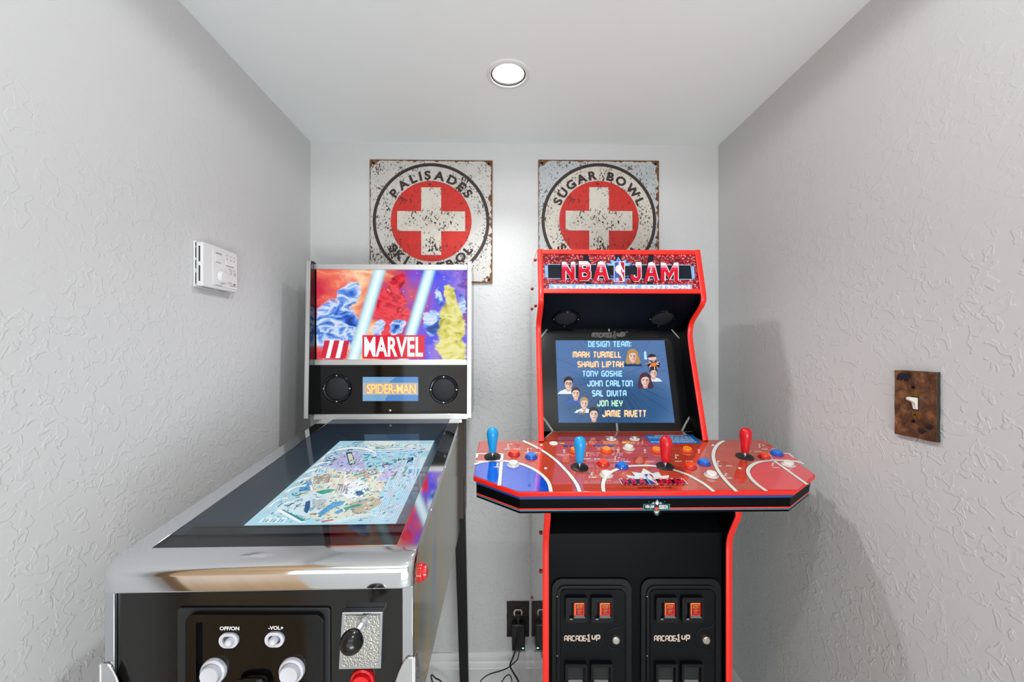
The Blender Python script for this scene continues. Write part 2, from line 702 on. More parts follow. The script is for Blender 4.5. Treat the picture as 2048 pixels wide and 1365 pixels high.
def wallbox(name, *a, m):
    return structure(MB().box(*a, m).build(name, None, bevel=None))


RX0, RX1, RY0, RZ = -2.0, 2.6, -3.4, 2.45
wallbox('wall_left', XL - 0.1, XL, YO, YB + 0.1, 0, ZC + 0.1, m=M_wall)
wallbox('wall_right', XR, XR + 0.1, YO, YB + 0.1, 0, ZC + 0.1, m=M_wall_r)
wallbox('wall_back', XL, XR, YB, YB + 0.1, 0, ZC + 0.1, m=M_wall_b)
wallbox('floor', RX0, RX1, RY0, YB + 0.1, -0.1, 0, m=M_floor)
# ceiling of the nook with the hole of the downlight
mb = MB()
hole = [Vector((CAN[0] + 0.0485 * math.cos(2 * math.pi * i / 48), CAN[1] + 0.0485 * math.sin(2 * math.pi * i / 48), ZC)) for i in range(48)]
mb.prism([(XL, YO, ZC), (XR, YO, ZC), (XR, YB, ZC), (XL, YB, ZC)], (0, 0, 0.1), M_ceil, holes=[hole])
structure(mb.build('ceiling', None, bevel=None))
# the room behind the camera
wallbox('wall_opening_left', RX0, XL - 0.1, YO, YO + 0.1, 0, RZ, m=M_room)
wallbox('wall_opening_right', XR + 0.1, RX1, YO, YO + 0.1, 0, RZ, m=M_room)
wallbox('wall_opening_top', XL - 0.1, XR + 0.1, YO - 0.1, YO, ZC, RZ, m=M_room)
wallbox('wall_room_left', RX0 - 0.1, RX0, RY0, YO + 0.1, 0, RZ, m=M_room)
wallbox('wall_room_right', RX1, RX1 + 0.1, RY0, YO + 0.1, 0, RZ, m=M_room)
wallbox('wall_room_behind', RX0 - 0.1, RX1 + 0.1, RY0 - 0.1, RY0, 0, RZ, m=M_room)
wallbox('ceiling_room', RX0, RX1, RY0, YO, RZ, RZ + 0.1, m=M_room)
wallbox('trim_1', -0.9, 0.55, RY0, RY0 + 0.05, 0, 1.0, m=M_tan)
wallbox('door_2', XL, XL + 0.03, YO + 0.02, 0.30, 0.01, 1.98, m=mottled('oak_door', '9a7444', 'b08a58', 'c09c6a', scale=5, rough=0.4, bump=0.05, stretch=(1, 14, 1)))
wallbox('door_1', 1.15, 2.0, RY0, RY0 + 0.05, 0, 2.05, m=M_dark)

# baseboards: moulded profile (out from the wall, height)
BBP = [(0, 0), (0.014, 0), (0.014, 0.070), (0.0155, 0.073), (0.013, 0.076), (0.013, 0.094), (0.010, 0.099), (0.0115, 0.108), (0.0085, 0.118), (0.006, 0.128), (0, 0.128)]
mb = MB().prism([(XL + 0.012, YB - a, b) for a, b in BBP], (XR - XL - 0.024, 0, 0), M_trim)
structure(mb.build('baseboard_back', None, bevel=None))
mb = MB().prism([(XL + a, 0.32, b) for a, b in BBP], (0, YB - 0.32, 0), M_trim)
structure(mb.build('baseboard_left', None, bevel=None))
mb = MB().prism([(XR - a, YO + 0.01, b) for a, b in BBP], (0, YB - YO - 0.01, 0), M_trim)
structure(mb.build('baseboard_right', None, bevel=None))

# ------------------------------------------------------------------ recessed downlight
M_white = mat('white_enamel', 'e4e4e4', rough=0.35)
M_refl = mat('reflector', 'f4f4f4', rough=0.25)
M_black = mat('black_gap', '1a1a1a', rough=0.5)
M_lamp = mat('lamp_lens', 'ffffff', rough=0.4, emit='ffffff', strength=7.0)
rl = root('recessed_light', (CAN[0], CAN[1], ZC - 0.004))
tag(rl, 'round white recessed downlight glowing in the middle of the ceiling', 'ceiling light')
MB().lathe([(0.0485, 0.0), (0.0500, -0.004), (0.056, -0.0045), (0.061, -0.002), (0.0615, 0.0002)], (CAN[0], CAN[1], ZC), (0, 0, 1), M_white, n=56, cap0=False, cap1=False).build('trim_ring', rl)
MB().lathe([(0.0484, -0.001), (0.0484, 0.006), (0.0448, 0.006), (0.0448, -0.001), (0.0484, -0.001)], (CAN[0], CAN[1], ZC), (0, 0, 1), M_black, n=56, cap0=False, cap1=False).build('baffle', rl, label='dark gap round the lens')
MB().lathe([(0.0448, 0.004), (0.040, 0.0035), (0.02, 0.0028), (0.0, 0.0026)], (CAN[0], CAN[1], ZC), (0, 0, 1), M_lamp, n=56, cap0=False, cap1=False).build('lens', rl, label='glowing white lens')

# ------------------------------------------------------------------ ski patrol tin signs
M_tinA = worn('tin_white', 'c9c6c0', thr=0.595, seed=1.0)
M_tinB = worn('tin_bluish_white', 'bcc0c2', thr=0.60, seed=4.0)
M_cream = worn('tin_cream', 'd2cbc0', thr=0.615, seed=2.0)
M_red = worn('tin_red', 'c8342e', specks='5d2a28', thr=0.69, rust=False, seed=3.0)
M_ring = worn('tin_dark_brown', '3f3331', specks='2c2422', thr=0.70, rust=False, seed=6.0)
M_rust = mottled('rusty_edge', '3a2418', '6e4423', '97683a', scale=60, rough=0.7, bump=0.4)
M_screw = mat('dark_screw', '14110f', rough=0.4, metal=0.6)


def arc_text(mb, S, s, R0, size, mid, span, m, inward, h):
    """letters set round a circle; span is the angle between the middles of the first and last letter"""
    gs_ = [None if ch == ' ' else glyphs(ch, 0.045) for ch in s]
    wd = [0.42 if g is None else (g[2][2] - g[2][0]) for g in gs_]
    gap = 0.17
    pos = [0.0]
    for i in range(1, len(s)):
        pos.append(pos[-1] + wd[i - 1] / 2 + gap + wd[i] / 2)
    for g, p in zip(gs_, pos):
        if g is None:
            continue
        vs, fs, b = g
        a = mid + (p / pos[-1] - 0.5) * span * (1 if inward else -1)
        ca, sa = math.cos(R(a)), math.sin(R(a))
        rad = Vector((ca, sa))
        tan = Vector((-sa, ca)) if inward else Vector((sa, -ca))
        up = -rad if inward else rad
        wmid = (b[0] + b[2]) / 2
        k = size / 0.73
        mb.add([S.p(*(rad * R0 + tan * ((x - wmid) * k * 1.12) + up * ((y - 0.365) * k)), h) for x, y in vs], fs, m)


def sign(u0, u1, v0, top, bottom, label, bgm, top_step, seed):
    a = RM.atY(u0, v0, YB - 0.006)
    b = RM.atY(u1, v0, YB - 0.006)
    W = b.x - a.x
    H = W * 1.005
    cx, cz = (a.x + b.x) / 2, a.z - H / 2
    rt = root('tin_sign', (cx, YB - 0.0005, cz - H / 2))
    tag(rt, label, 'wall sign', 'ski patrol tin signs')
    S = Surf((cx, YB - 0.006, cz), (1, 0, 0), (0, 0, 1), RM)
    k = W / 246.0
    mb = MB()
    mb.box(cx - W / 2, cx + W / 2, YB - 0.006, YB - 0.001, cz - H / 2, cz + H / 2, M_rust)
    rnd = random.Random(seed)
    # paint field with a chewed outline
    pts = []
    e = W / 2

    def jag(n):
        return [abs(rnd.gauss(0, 0.006)) + (0.010 if rnd.random() < 0.16 else 0.0) for _ in range(n)]
    n = 44
    for side in range(4):
        j = jag(n)
        for i in range(n):
            t = -1 + 2 * i / n
            corner = max(0.0, abs(t) - 0.86) * 0.18
            off = 0.002 + j[i] * (1.0 if side in (0, 1) else 0.35) + corner
            x, y = {0: (t * e, -e + off), 1: (e - off * 0.8, t * e), 2: (-t * e, e - off), 3: (-e + off * 0.6, -t * e)}[side]
            pts.append((max(-e + .001, min(e - .001, x)), max(-e + .001, min(e - .001, y))))
    flat(mb, S.p, pts, bgm, 0.0006)
    mb.poly([S.p(x, y, 0.0010) for x, y in ell(0, 0, 117 * k, n=96)], M_ring)
    mb.poly([S.p(x, y, 0.0014) for x, y in ell(0, 0, 110.5 * k, n=96)], bgm if seed == 1 else M_cream)
    mb.poly([S.p(x, y, 0.0018) for x, y in ell(0, 0, 81 * k, n=96)], M_red)
    c, l = 20 * k, 68 * k
    cm = M_cream
    mb.poly([S.p(x, y, 0.0022) for x, y in [(-c, -l), (c, -l), (c, -c), (l, -c), (l, c), (c, c), (c, l), (-c, l), (-c, c), (-l, c), (-l, -c), (-c, -c)]], cm)
    mb.build('tin_panel', rt, smooth=0)
    mt = MB()
    arc_text(mt, S, top, 93 * k, 17.2 * k, 90, top_step, M_ring, False, 0.0018)
    arc_text(mt, S, bottom, 93 * k, 17.2 * k, 269, 106, M_ring, True, 0.0018)
    mt.build('lettering', rt, smooth=0)
    for sx in (-1, 1):
        for sz in (-1, 1):
            MB().lathe([(0.0045, 0.0004), (0.0045, 0.002), (0.003, 0.0032), (0.0, 0.0034)], S.p(sx * (W / 2 - 0.013), sz * (H / 2 - 0.013), 0), S.n, M_screw, n=14).build('screw', rt)
    return rt


sign(739.5, 985, 319, 'PALISADES', 'SKI PATROL', 'square rusty ski patrol tin sign with a white cross, behind the pinball backbox', M_tinA, 105.5, 1)
sign(1077, 1318, 319.5, 'SUGAR BOWL', 'SKI PATROL', 'square rusty ski patrol tin sign with a white cross, behind the red arcade cabinet', M_tinB, 130, 2)

# ------------------------------------------------------------------ thermostat on the left wall
M_plastic = mat('white_plastic', 'e0e0e0', rough=0.4)
M_ink = mat('grey_ink', '6a6a6a', rough=0.6)
M_slot = mat('vent_slot', '111111', rough=0.7)
q0 = RM.atX(405, 483, XL + 0.021)
q1 = RM.atX(475, 507, XL + 0.021)
q2 = RM.atX(405, 572, XL + 0.021)
TY0, TY1, TZ1, TZ0 = q0.y, q1.y, q0.z, q2.z
th = root('thermostat', (XL, (TY0 + TY1) / 2, TZ0))
tag(th, 'white thermostat with round dial on the left wall', 'thermostat')
MB().box(XL + 0.0005, XL + 0.005, TY0 - 0.002, TY1 + 0.002, TZ0 - 0.002, TZ1 + 0.002, M_plastic).build('back_plate', th, bevel=0.001)
mb = MB().box(XL + 0.005, XL + 0.021, TY0, TY1, TZ0, TZ1, M_plastic)
mb.build('housing', th, bevel=0.003)
mb = MB()
hz = (TZ1 - TZ0)
for a, b in ((0.10, 0.45), (0.54, 0.89)):
    mb.box(XL + 0.0125, XL + 0.0155, TY0 - 0.0006, TY0 + 0.004, TZ1 - b * hz, TZ1 - a * hz, M_slot)
for a, b in ((0.02, 0.10), (0.13, 0.36), (0.42, 0.6), (0.7, 0.95)):
    mb.box(XL + 0.0048, XL + 0.0056, TY0 - 0.0006, TY0 + 0.003, TZ1 - b * hz, TZ1 - a * hz, M_slot)
wy = TY1 - TY0
for a, b in ((0.10, 0.42), (0.50, 0.80)):
    mb.box(XL + 0.0095, XL + 0.0115, TY0 + a * wy, TY0 + b * wy, TZ0 - 0.0006, TZ0 + 0.003, M_slot)
mb.build('vent_slots', th, smooth=0, label='dark ventilation slots')
TS = Surf((XL + 0.021, TY0, TZ0), (0, 1, 0), (0, 0, 1), RM)
MB().prism([TS.p(x, y, 0) for x, y in rrect(0.26 * wy, 0.07 * hz, 0.97 * wy, 0.93 * hz, 0.003)], TS.n * 0.0016, M_plastic).build('control_plate', th, bevel=0.0006)
kc = TS.p(0.50 * wy, 0.30 * hz, 0.0016)
dial = MB().lathe([(0.0145, 0), (0.0140, 0.006), (0.0125, 0.0075), (0.0, 0.0078)], kc, TS.n, M_plastic, n=36).build('dial', th)
mb = MB()
for a in (100, 130, 155, 180, 205):
    x, y = 0.50 * wy + 0.0185 * math.cos(R(a)), 0.30 * hz + 0.0185 * math.sin(R(a))
    mb.poly([TS.p(px, py, 0.0018) for px, py in ell(x, y, 0.0011, n=8)], M_ink)
for x0, x1, y in ((0.33, 0.50, 0.845), (0.33, 0.50, 0.825), (0.33, 0.52, 0.085), (0.70, 0.80, 0.535), (0.83, 0.90, 0.525), (0.74, 0.80, 0.49), (0.85, 0.92, 0.475), (0.74, 0.80, 0.455), (0.85, 0.93, 0.44), (0.75, 0.80, 0.42), (0.86, 0.93, 0.41), (0.74, 0.95, 0.14), (0.34, 0.48, 0.62), (0.62, 0.86, 0.60)):
    rect(mb, TS.p, x0 * wy, y * hz, x1 * wy, (y + 0.012) * hz, M_ink, 0.0018)
for x, y in ((0.42, 0.77), (0.66, 0.77), (0.77, 0.77), (0.87, 0.77)):
    mb.poly([TS.p(px, py, 0.0018) for px, py in ell(x * wy, y * hz, 0.0015, 0.0020, n=10)], M_ink)
for x in (0.66, 0.77, 0.87):
    stroke(mb, TS.p, [((x - .03) * wy, 0.84 * hz), (x * wy, 0.875 * hz), ((x + .03) * wy, 0.84 * hz)], 0.0009, M_ink, 0.0018)
mb.poly([TS.p(px, py, 0.0018) for px, py in ell(0.88 * wy, 0.19 * hz, 0.0048, 0.0026, n=16)], M_ink)
stroke(mb, TS.p, spl([(0.69 * wy, 0.16 * hz), (0.72 * wy, 0.22 * hz), (0.75 * wy, 0.18 * hz), (0.78 * wy, 0.22 * hz), (0.80 * wy, 0.17 * hz)], 4), 0.0012, M_ink, 0.0018)
mb.build('printed_marks', th, smooth=0, label='small grey printed marks')
MB().prism([TS.p(x, y, 0.0016) for x, y in rrect(0.33 * wy, 0.64 * hz, 0.49 * wy, 0.80 * hz, 0.001)], TS.n * 0.0008, M_plastic).build('button', th)
MB().prism([TS.p(x, y, 0.0016) for x, y in rrect(0.62 * wy, 0.62 * hz, 0.88 * wy, 0.74 * hz, 0.001)], TS.n * 0.0008, M_plastic).build('button', th)

# ------------------------------------------------------------------ rustic plates
M_bronze = mottled('hammered_bronze', '2a1a12', '6a452e', 'b07c4c', scale=42, rough=0.45, bump=0.9, metal=0.35, bdist=0.004)
M_plate_edge = mat('plate_edge', '24221f', rough=0.6)
M_bear = mat('bear_enamel', '141820', rough=0.5)
M_gold = mottled('gilt_leaves', '5a3c10', 'a87a24', 'd0a848', scale=90, rough=0.4, bump=0.5, metal=0.4)
M_ivory = mat('ivory_plastic', 'e8e4da', rough=0.35)


def plate_body(S, w_, h_, rt, seed):
    rnd = random.Random(seed)
    pts = []
    for (x0, y0), (x1, y1) in (((0, 0), (w_, 0)), ((w_, 0), (w_, h_)), ((w_, h_), (0, h_)), ((0, h_), (0, 0))):
        for i in range(7):
            t = i / 7
            jx = rnd.uniform(-0.0006, 0.0006)
            pts.append((x0 + (x1 - x0) * t + jx, y0 + (y1 - y0) * t + jx))
    mb = MB()
    mb.prism([S.p(x, y, -0.0065) for x, y in pts], S.n * 0.006, M_plate_edge)
    mb.prism([S.p(x, y, -0.0005) for x, y in pts], S.n * 0.0008, M_bronze)
    return mb.build('plate', rt, smooth=0)


a = RM.atX(1873.7, 745, XR - 0.0075)
b = RM.atX(1873.7, 885.6, XR - 0.0075)
c = RM.atX(1789.5, 739, XR - 0.0075)
PW, PH = c.y - a.y, a.z - b.z
# face looks to -X; as seen, left is +Y
SW = Surf((XR - 0.0075, c.y, b.z), (0, -1, 0), (0, 0, 1), RM)
sw = root('light_switch', (XR, (a.y + c.y) / 2, b.z))
tag(sw, 'hammered bronze light switch plate with a bear and paw prints on right wall', 'light switch')
plate_body(SW, PW, PH, sw, 3)
F = SW.p
mb = MB()
bear = [(0.07, 0.875), (0.10, 0.93), (0.14, 0.955), (0.24, 0.958), (0.33, 0.952), (0.345, 0.965), (0.365, 0.955), (0.42, 0.925), (0.41, 0.905), (0.37, 0.895), (0.345, 0.88), (0.35, 0.84), (0.325, 0.835), (0.32, 0.87), (0.29, 0.875), (0.285, 0.845), (0.25, 0.84), (0.25, 0.875), (0.19, 0.875), (0.185, 0.85), (0.145, 0.845), (0.15, 0.875), (0.115, 0.88), (0.105, 0.85), (0.07, 0.85)]
mb.prism([F(x * PW, y * PH, 0.0003) for x, y in bear], SW.n * 0.0012, M_bear)
mb.build('bear_figure', sw, smooth=0, label='dark bear silhouette')
for (x, y) in ((0.83, 0.19), (0.66, 0.11)):
    mb = MB()
    mb.poly([F(px, py, 0.0008) for px, py in ell(x * PW, y * PH, 0.0052, 0.0042, n=14)], M_bear)
    for i, (dx, dy) in enumerate(((-.075, .030), (-.035, .048), (.015, .050), (.06, .040), (.09, .018))):
        mb.poly([F(px, py, 0.0008) for px, py in ell((x + dx) * PW, (y + dy) * PH, 0.0012, 0.0017, n=8)], M_bear)
    mb.build('paw_print', sw, smooth=0, label='dark paw print')
mb = MB()
rnd = random.Random(5)
for cx_, cy_, s_ in ((0.47, 0.655, 0.10), (0.50, 0.345, 0.09)):
    for i in range(16):
        x, y = cx_ + rnd.gauss(0, s_ * .55), cy_ + rnd.gauss(0, s_ * .28)
        an = rnd.uniform(0, 360)
        mb.poly([F(x * PW + 0.0032 * math.cos(R(an + t)) * k, y * PH + 0.0032 * math.sin(R(an + t)) * k, 0.0006) for t, k in ((0, 1), (70, .35), (180, 1), (250, .35))], M_gold)
mb.build('gilt_sprig', sw, smooth=0, label='gilt leaf sprays beside the toggle')
mb = MB()
mb.box(XR - 0.0085, XR - 0.007, c.y - 0.60 * PW, c.y - 0.44 * PW, b.z + 0.42 * PH, b.z + 0.62 * PH, M_slot)
mb.build('toggle_slot', sw)
tg = MB()
tg.prism([(XR - 0.007, c.y - 0.585 * PW, b.z + 0.43 * PH), (XR - 0.010, c.y - 0.585 * PW, b.z + 0.43 * PH), (XR - 0.013, c.y - 0.585 * PW, b.z + 0.53 * PH), (XR - 0.024, c.y - 0.585 * PW, b.z + 0.575 * PH), (XR - 0.023, c.y - 0.585 * PW, b.z + 0.615 * PH), (XR - 0.007, c.y - 0.585 * PW, b.z + 0.605 * PH)], (0, 0.105 * PW, 0), M_ivory)
tg.build('toggle', sw, bevel=0.0008, label='ivory toggle lever')
for y in (0.755, 0.245):
    MB().lathe([(0.0030, 0), (0.0028, 0.0010), (0.0, 0.0016)], F(0.47 * PW, y * PH, 0.0003), SW.n, M_screw, n=14).build('screw', sw)

a = RM.atY(1013.7, 1204.9, YB - 0.0075)
b = RM.atY(1013.7, 1274.8, YB - 0.0075)
OW, OH = 0.083, a.z - b.z
SO = Surf((a.x, YB - 0.0075, b.z), (1, 0, 0), (0, 0, 1), RM)
M_bronze_d = mottled('aged_bronze', '120f0d', '241d19', '40352c', scale=26, rough=0.5, bump=0.9, metal=0.35, bdist=0.004)
ot = root('wall_outlet', (a.x + OW / 2, YB, b.z))
tag(ot, 'dark hammered outlet plate with plugs low on the back wall', 'outlet')
_b = M_bronze
M_bronze = M_bronze_d
plate_body(SO, OW, OH, ot, 8)
M_bronze = _b
for y in (0.69, 0.30):
    mb = MB().prism([SO.p(x, z, 0.0002) for x, z in [(0.0415 + 0.0165 * math.cos(R(t)), y * OH + max(-0.0125, min(0.0125, 0.0165 * math.sin(R(t))))) for t in range(0, 360, 12)]], SO.n * 0.0016, M_ivory)
    for dx in (-0.006, 0.006):
        mb.box(SO.O.x + 0.0415 + dx - 0.001, SO.O.x + 0.0415 + dx + 0.001, YB - 0.0096, YB - 0.009, SO.O.z + y * OH - 0.004, SO.O.z + y * OH + 0.004, M_slot)
    mb.build('receptacle', ot, label='ivory receptacle face')
MB().lathe([(0.003, 0), (0.0028, 0.001), (0.0, 0.0015)], SO.p(0.0415, 0.5 * OH, 0.0003), SO.n, M_screw, n=14).build('screw', ot)

M_cord = mat('black_rubber', '0d0d0d', rough=0.4)
M_led = mat('green_led', '0a2a1a', rough=0.2, emit='7dffc8', strength=3.0)
px_ = SO.O.x + 0.0415
pz = SO.O.z + 0.69 * OH
pc = root('power_cable', (px_, YB - 0.05, 0.0))
tag(pc, 'black power cord plugged into the upper socket of the outlet', 'cord')
mb = MB().prism([(x, YB - 0.0095, z) for x, z in rrect(px_ - 0.0115, pz - 0.011, px_ + 0.0115, pz + 0.010, 0.006)], (0, -0.006, 0), M_cord)
mb.prism([(x, YB - 0.0155, z) for x, z in rrect(px_ - 0.009, pz - 0.012, px_ + 0.009, pz + 0.006, 0.004)], (0, -0.014, 0), M_cord)
mb.prism([(x, YB - 0.018, z) for x, z in rrect(px_ - 0.006, pz - 0.024, px_ + 0.006, pz - 0.010, 0.003)], (0, -0.010, 0), M_cord)
mb.build('plug', pc, bevel=0.0012)


def wire(pts, Y=1.49, r=0.0028):
    return [RM.atY(u, v, y if y else Y) for u, v, y in pts]


path = [(px_, YB - 0.023, pz - 0.022)] + [tuple(p) for p in wire([(1038, 1255, 1.50), (1037, 1272, 1.49), (1033, 1295, 1.485), (1025, 1318, 1.48), (1020, 1332, 1.48), (1026, 1345, 1.47), (1034, 1358, 1.47), (1041, 1372, 1.47)])]
path.append((path[-1][0] + 0.03, 1.475, 0.004))
path.append((path[-1][0] + 0.12, 1.49, 0.004))


def spl3(P, k=6):
    P = [Vector(p) for p in P]
    out = []
    for i in range(len(P) - 1):
        p0 = P[max(i - 1, 0)]; p1 = P[i]; p2 = P[i + 1]; p3 = P[min(i + 2, len(P) - 1)]
        for j in range(k):
            t = j / k
            out.append(0.5 * ((2 * p1) + (p2 - p0) * t + (2 * p0 - 5 * p1 + 4 * p2 - p3) * t * t + (3 * p1 - p0 - 3 * p2 + p3) * t ** 3))
    out.append(P[-1])
    return out


MB().tube(spl3(path), 0.0031, M_cord).build('cable', pc)
pa = root('power_adapter', (px_, YB - 0.05, 0.0))
tag(pa, 'black power adapter with green light hanging in lower socket of outlet', 'power adapter')
t0 = RM.atY(1024, 1252, 1.50)
t1 = RM.atY(1050, 1303, 1.50)
M_blackpl = mat('black_plastic', '101010', rough=0.35)
MB().box(t0.x, t1.x, 1.500, YB - 0.0098, t1.z, t0.z, M_blackpl).build('adapter_body', pa, bevel=0.003)
lp = RM.atY(1046, 1297.5, 1.4995)
MB().box(lp.x - 0.003, lp.x + 0.003, 1.4988, 1.5005, lp.z - 0.0016, lp.z + 0.0016, M_led).build('indicator_light', pa, label='green glowing light')
path = [((t0.x + t1.x) / 2 + 0.006, 1.512, t1.z + 0.002)] + [tuple(p) for p in wire([(1037, 1312, 1.508), (1034, 1321, 1.50), (1025, 1329, 1.49), (1017, 1336, 1.47), (1000, 1343, 1.45), (980, 1349, 1.43), (966, 1358, 1.42), (960, 1372, 1.41)])]
path.append((path[-1][0] - 0.01, path[-1][1] - 0.02, 0.004))
path.append((path[-1][0] - 0.06, path[-1][1] - 0.10, 0.004))
MB().tube(spl3(path), 0.0019, M_cord).build('cable', pa)
# loop of spare cord standing up from the floor
path = [tuple(p) for p in wire([(999, 1374, 1.44), (1004, 1364, 1.44), (1012, 1353, 1.44), (1019, 1351, 1.44), (1023, 1358, 1.44), (1026, 1374, 1.44)])]
path = [(path[0][0] - 0.03, 1.40, 0.004)] + path + [(path[-1][0] + 0.03, 1.42, 0.004)]
lc = MB().tube(spl3(path), 0.0019, M_cord).build('loose_cable')
tag(lc, 'thin black cord looping up from the floor below the outlet', 'cord')
path = [(-0.36, 1.47, 0.05), (-0.26, 1.48, 0.03)] + [tuple(p) for p in wire([(862, 1352, 1.48), (872, 1358, 1.48), (884, 1366, 1.47)])]
path.append((path[-1][0] + 0.06, 1.46, 0.004))
lc = MB().tube(spl3([(-0.50, 1.46, 0.004)] + path), 0.0024, M_cord).build('trailing_cable')
tag(lc, 'black cord trailing on the floor beneath the pinball machine', 'cord')
# ------------------------------------------------------------------ pinball machine
PF = Frame(1.677)
PIN = root('pinball_machine', (-0.354, 1.0, 0.0), deg=1.677 - YAW)
tag(PIN, 'chrome trimmed digital pinball machine with lit backbox against the left wall', 'pinball machine')
M_chrome = mat('chrome', 'dcdde0', rough=0.07, metal=1.0)
M_chrome2 = mat('polished_steel', 'c9cbd0', rough=0.12, metal=1.0)
M_alu = mat('brushed_aluminium', 'd4d4d4', rough=0.33, metal=0.85)
M_blk = mat('black_laminate', '101010', rough=0.32, spec=0.3)
M_gloss = mat('gloss_black', '080808', rough=0.07, spec=0.38)
M_front = mat('black_cabinet_front', '131211', rough=0.16, bump=(60, 0.12, 0.001))
M_satin = mat('satin_black', '17191c', rough=0.45)
M_inner = mat('playfield_surround', '2c3947', rough=0.3)
M_apron = mat('textured_apron', '1b1d20', rough=0.5, bump=(900, 0.3, 0.0004))
M_glass = thin_glass('playfield_glass')
M_brownblk = mat('neck_shade_brown', '4a3d38', rough=0.6)  # brown imitates the soft shade on the wall beside the neck
M_redbtn = mat('red_button_plastic', 'd8141c', rough=0.18, coat=0.5)
M_greybtn = mat('pale_grey_plastic', 'c9c9d2', rough=0.3)
M_ink_w = mat('white_print', 'e6e6e6', rough=0.5)
M_hammer = mat('hammered_steel', 'b4b6b2', rough=0.22, metal=0.9, bump=(420, 0.9, 0.0012))

# side art behind clear sheet, brushed grey olive with faint streaks of colour
m, N, L, P = newmat('side_art')
P.inputs['Roughness'].default_value = 0.16
P.inputs['Coat Weight'].default_value = 0.05
P.inputs['Specular IOR Level'].default_value = 0.5
tc = N.new('ShaderNodeTexCoord')
mp = N.new('ShaderNodeMapping')
mp.inputs['Scale'].default_value = (1, 5, 1.1)
mp.inputs['Rotation'].default_value = (R(-14), 0, 0)
L.new(tc.outputs['Object'], mp.inputs['Vector'])
n = N.new('ShaderNodeTexNoise')
n.inputs['Scale'].default_value = 3.2
n.inputs['Detail'].default_value = 2
L.new(mp.outputs['Vector'], n.inputs['Vector'])
r = ramp(N, [(0.30, '5a72a8'), (0.40, '7a7d86'), (0.46, '86846a'), (0.58, '8e8a6a'), (0.64, 'a88e3c'), (0.72, 'a8543c')])
L.new(n.outputs['Fac'], r.inputs['Fac'])
L.new(r.outputs['Color'], P.inputs['Base Color'])
P.inputs['Metallic'].default_value = 0.35
M_sideart = m

PXL, PXR = -0.576, -0.132


def zr(y): return 0.9514 + 0.1201 * (y - 0.645)


# cabinet shell
for side, (xa, xb) in (('l', (PXL, PXL + 0.015)), ('r', (PXR - 0.015, PXR))):
    mb = MB()
    pts = [(0.625, 0.67), (1.36, 0.67), (1.36, zr(1.36) - 0.004), (0.65, zr(0.65) - 0.004), (0.625, 0.935)]
    mb.prism([(xa, y, z) for y, z in pts], (xb - xa, 0, 0), M_sideart)
    mb.build('side_panel', PIN, smooth=0, label='glossy side panel with faint streaked art')
MB().box(PXL + 0.015, PXR - 0.015, 0.64, 1.36, 0.67, 0.68, M_blk).build('bottom_panel', PIN)
MB().box(PXL + 0.002, PXR - 0.002, 0.6218, 0.634, 0.67, 0.912, M_front).build('front_panel', PIN)
MB().box(PXL + 0.015, PXR - 0.015, 1.35, 1.36, 0.68, 1.02, M_blk).build('rear_panel', PIN)
# neck carrying the backbox; width and brown stand in for soft wall shade
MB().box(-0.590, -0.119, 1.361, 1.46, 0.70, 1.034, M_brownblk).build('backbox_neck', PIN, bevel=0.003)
MB().tube([(-0.1185, 1.366, 0.84), (-0.1185, 1.366, 0.955)], 0.0022, M_gloss, n=10).build('hinge', PIN)

# rails
for xa, xb in ((PXL - 0.002, -0.5425), (-0.163, PXR + 0.002)):
    mb = MB()
    y0, y1 = 0.640, 1.352
    out = xa if xa < -0.3 else xb
    sg = 1 if xa < -0.3 else -1
    prof = [(xa, 0.0), (xb, 0.0), (xb, 0.0022), (xa, 0.0022)]
    mb.prism([(x, y0, zr(y0) - 0.003 + h) for x, h in prof], (0, y1 - y0, 0.1201 * (y1 - y0)), M_chrome)
    mb.prism([(out, y0, zr(y0) - 0.018), (out + sg * 0.0018, y0, zr(y0) - 0.018), (out + sg * 0.0018, y0, zr(y0) - 0.002), (out, y0, zr(y0) - 0.002)], (0, y1 - y0, 0.1201 * (y1 - y0)), M_chrome2)
    rail = mb.build('side_rail', PIN, bevel=0.0006)
    for yy in (0.78, 0.98, 1.22):
        MB().lathe([(0.0026, 0), (0.0024, 0.001), (0, 0.0016)], (out, yy, zr(yy) - 0.010), (-sg, 0, 0), M_chrome2, n=12).build('screw', rail)

# lockbar: rounded across the front, ends curved in plan
mb = MB()
prof = [(0.654, -0.0006), (0.640, -0.0022), (0.630, -0.0042), (0.6205, -0.0072), (0.6140, -0.0108), (0.6105, -0.0155), (0.6092, -0.0205), (0.6090, -0.0220), (0.6090, -0.0425), (0.6092, -0.0442), (0.6110, -0.0455), (0.618, -0.0465)]
xs = [(-0.5795, 0.014), (-0.5785, 0.0085), (-0.575, 0.0045), (-0.569, 0.0015), (-0.560, 0.0), (-0.557, 0.0)]
xs = xs + [(-0.708 - x, o) for x, o in reversed(xs)]
vs, fs = [], []
ztop = zr(0.652)
for x, off in xs:
    for y, dz in prof:
        t = max(0.0, (0.640 - y) / 0.031)
        vs.append((x, y + off * min(1, t) * 0.9, ztop + dz - (off * 0.10 if dz > -0.03 else 0)))
k = len(prof)
for i in range(len(xs) - 1):
    for j in range(k - 1):
        fs.append((i * k + j, i * k + j + 1, (i + 1) * k + j + 1, (i + 1) * k + j))
fs.append(tuple(range(k)))
fs.append(tuple(reversed(range((len(xs) - 1) * k, len(xs) * k))))
mb.add(vs, fs, M_chrome)
mb.build('lockbar', PIN, smooth=60)

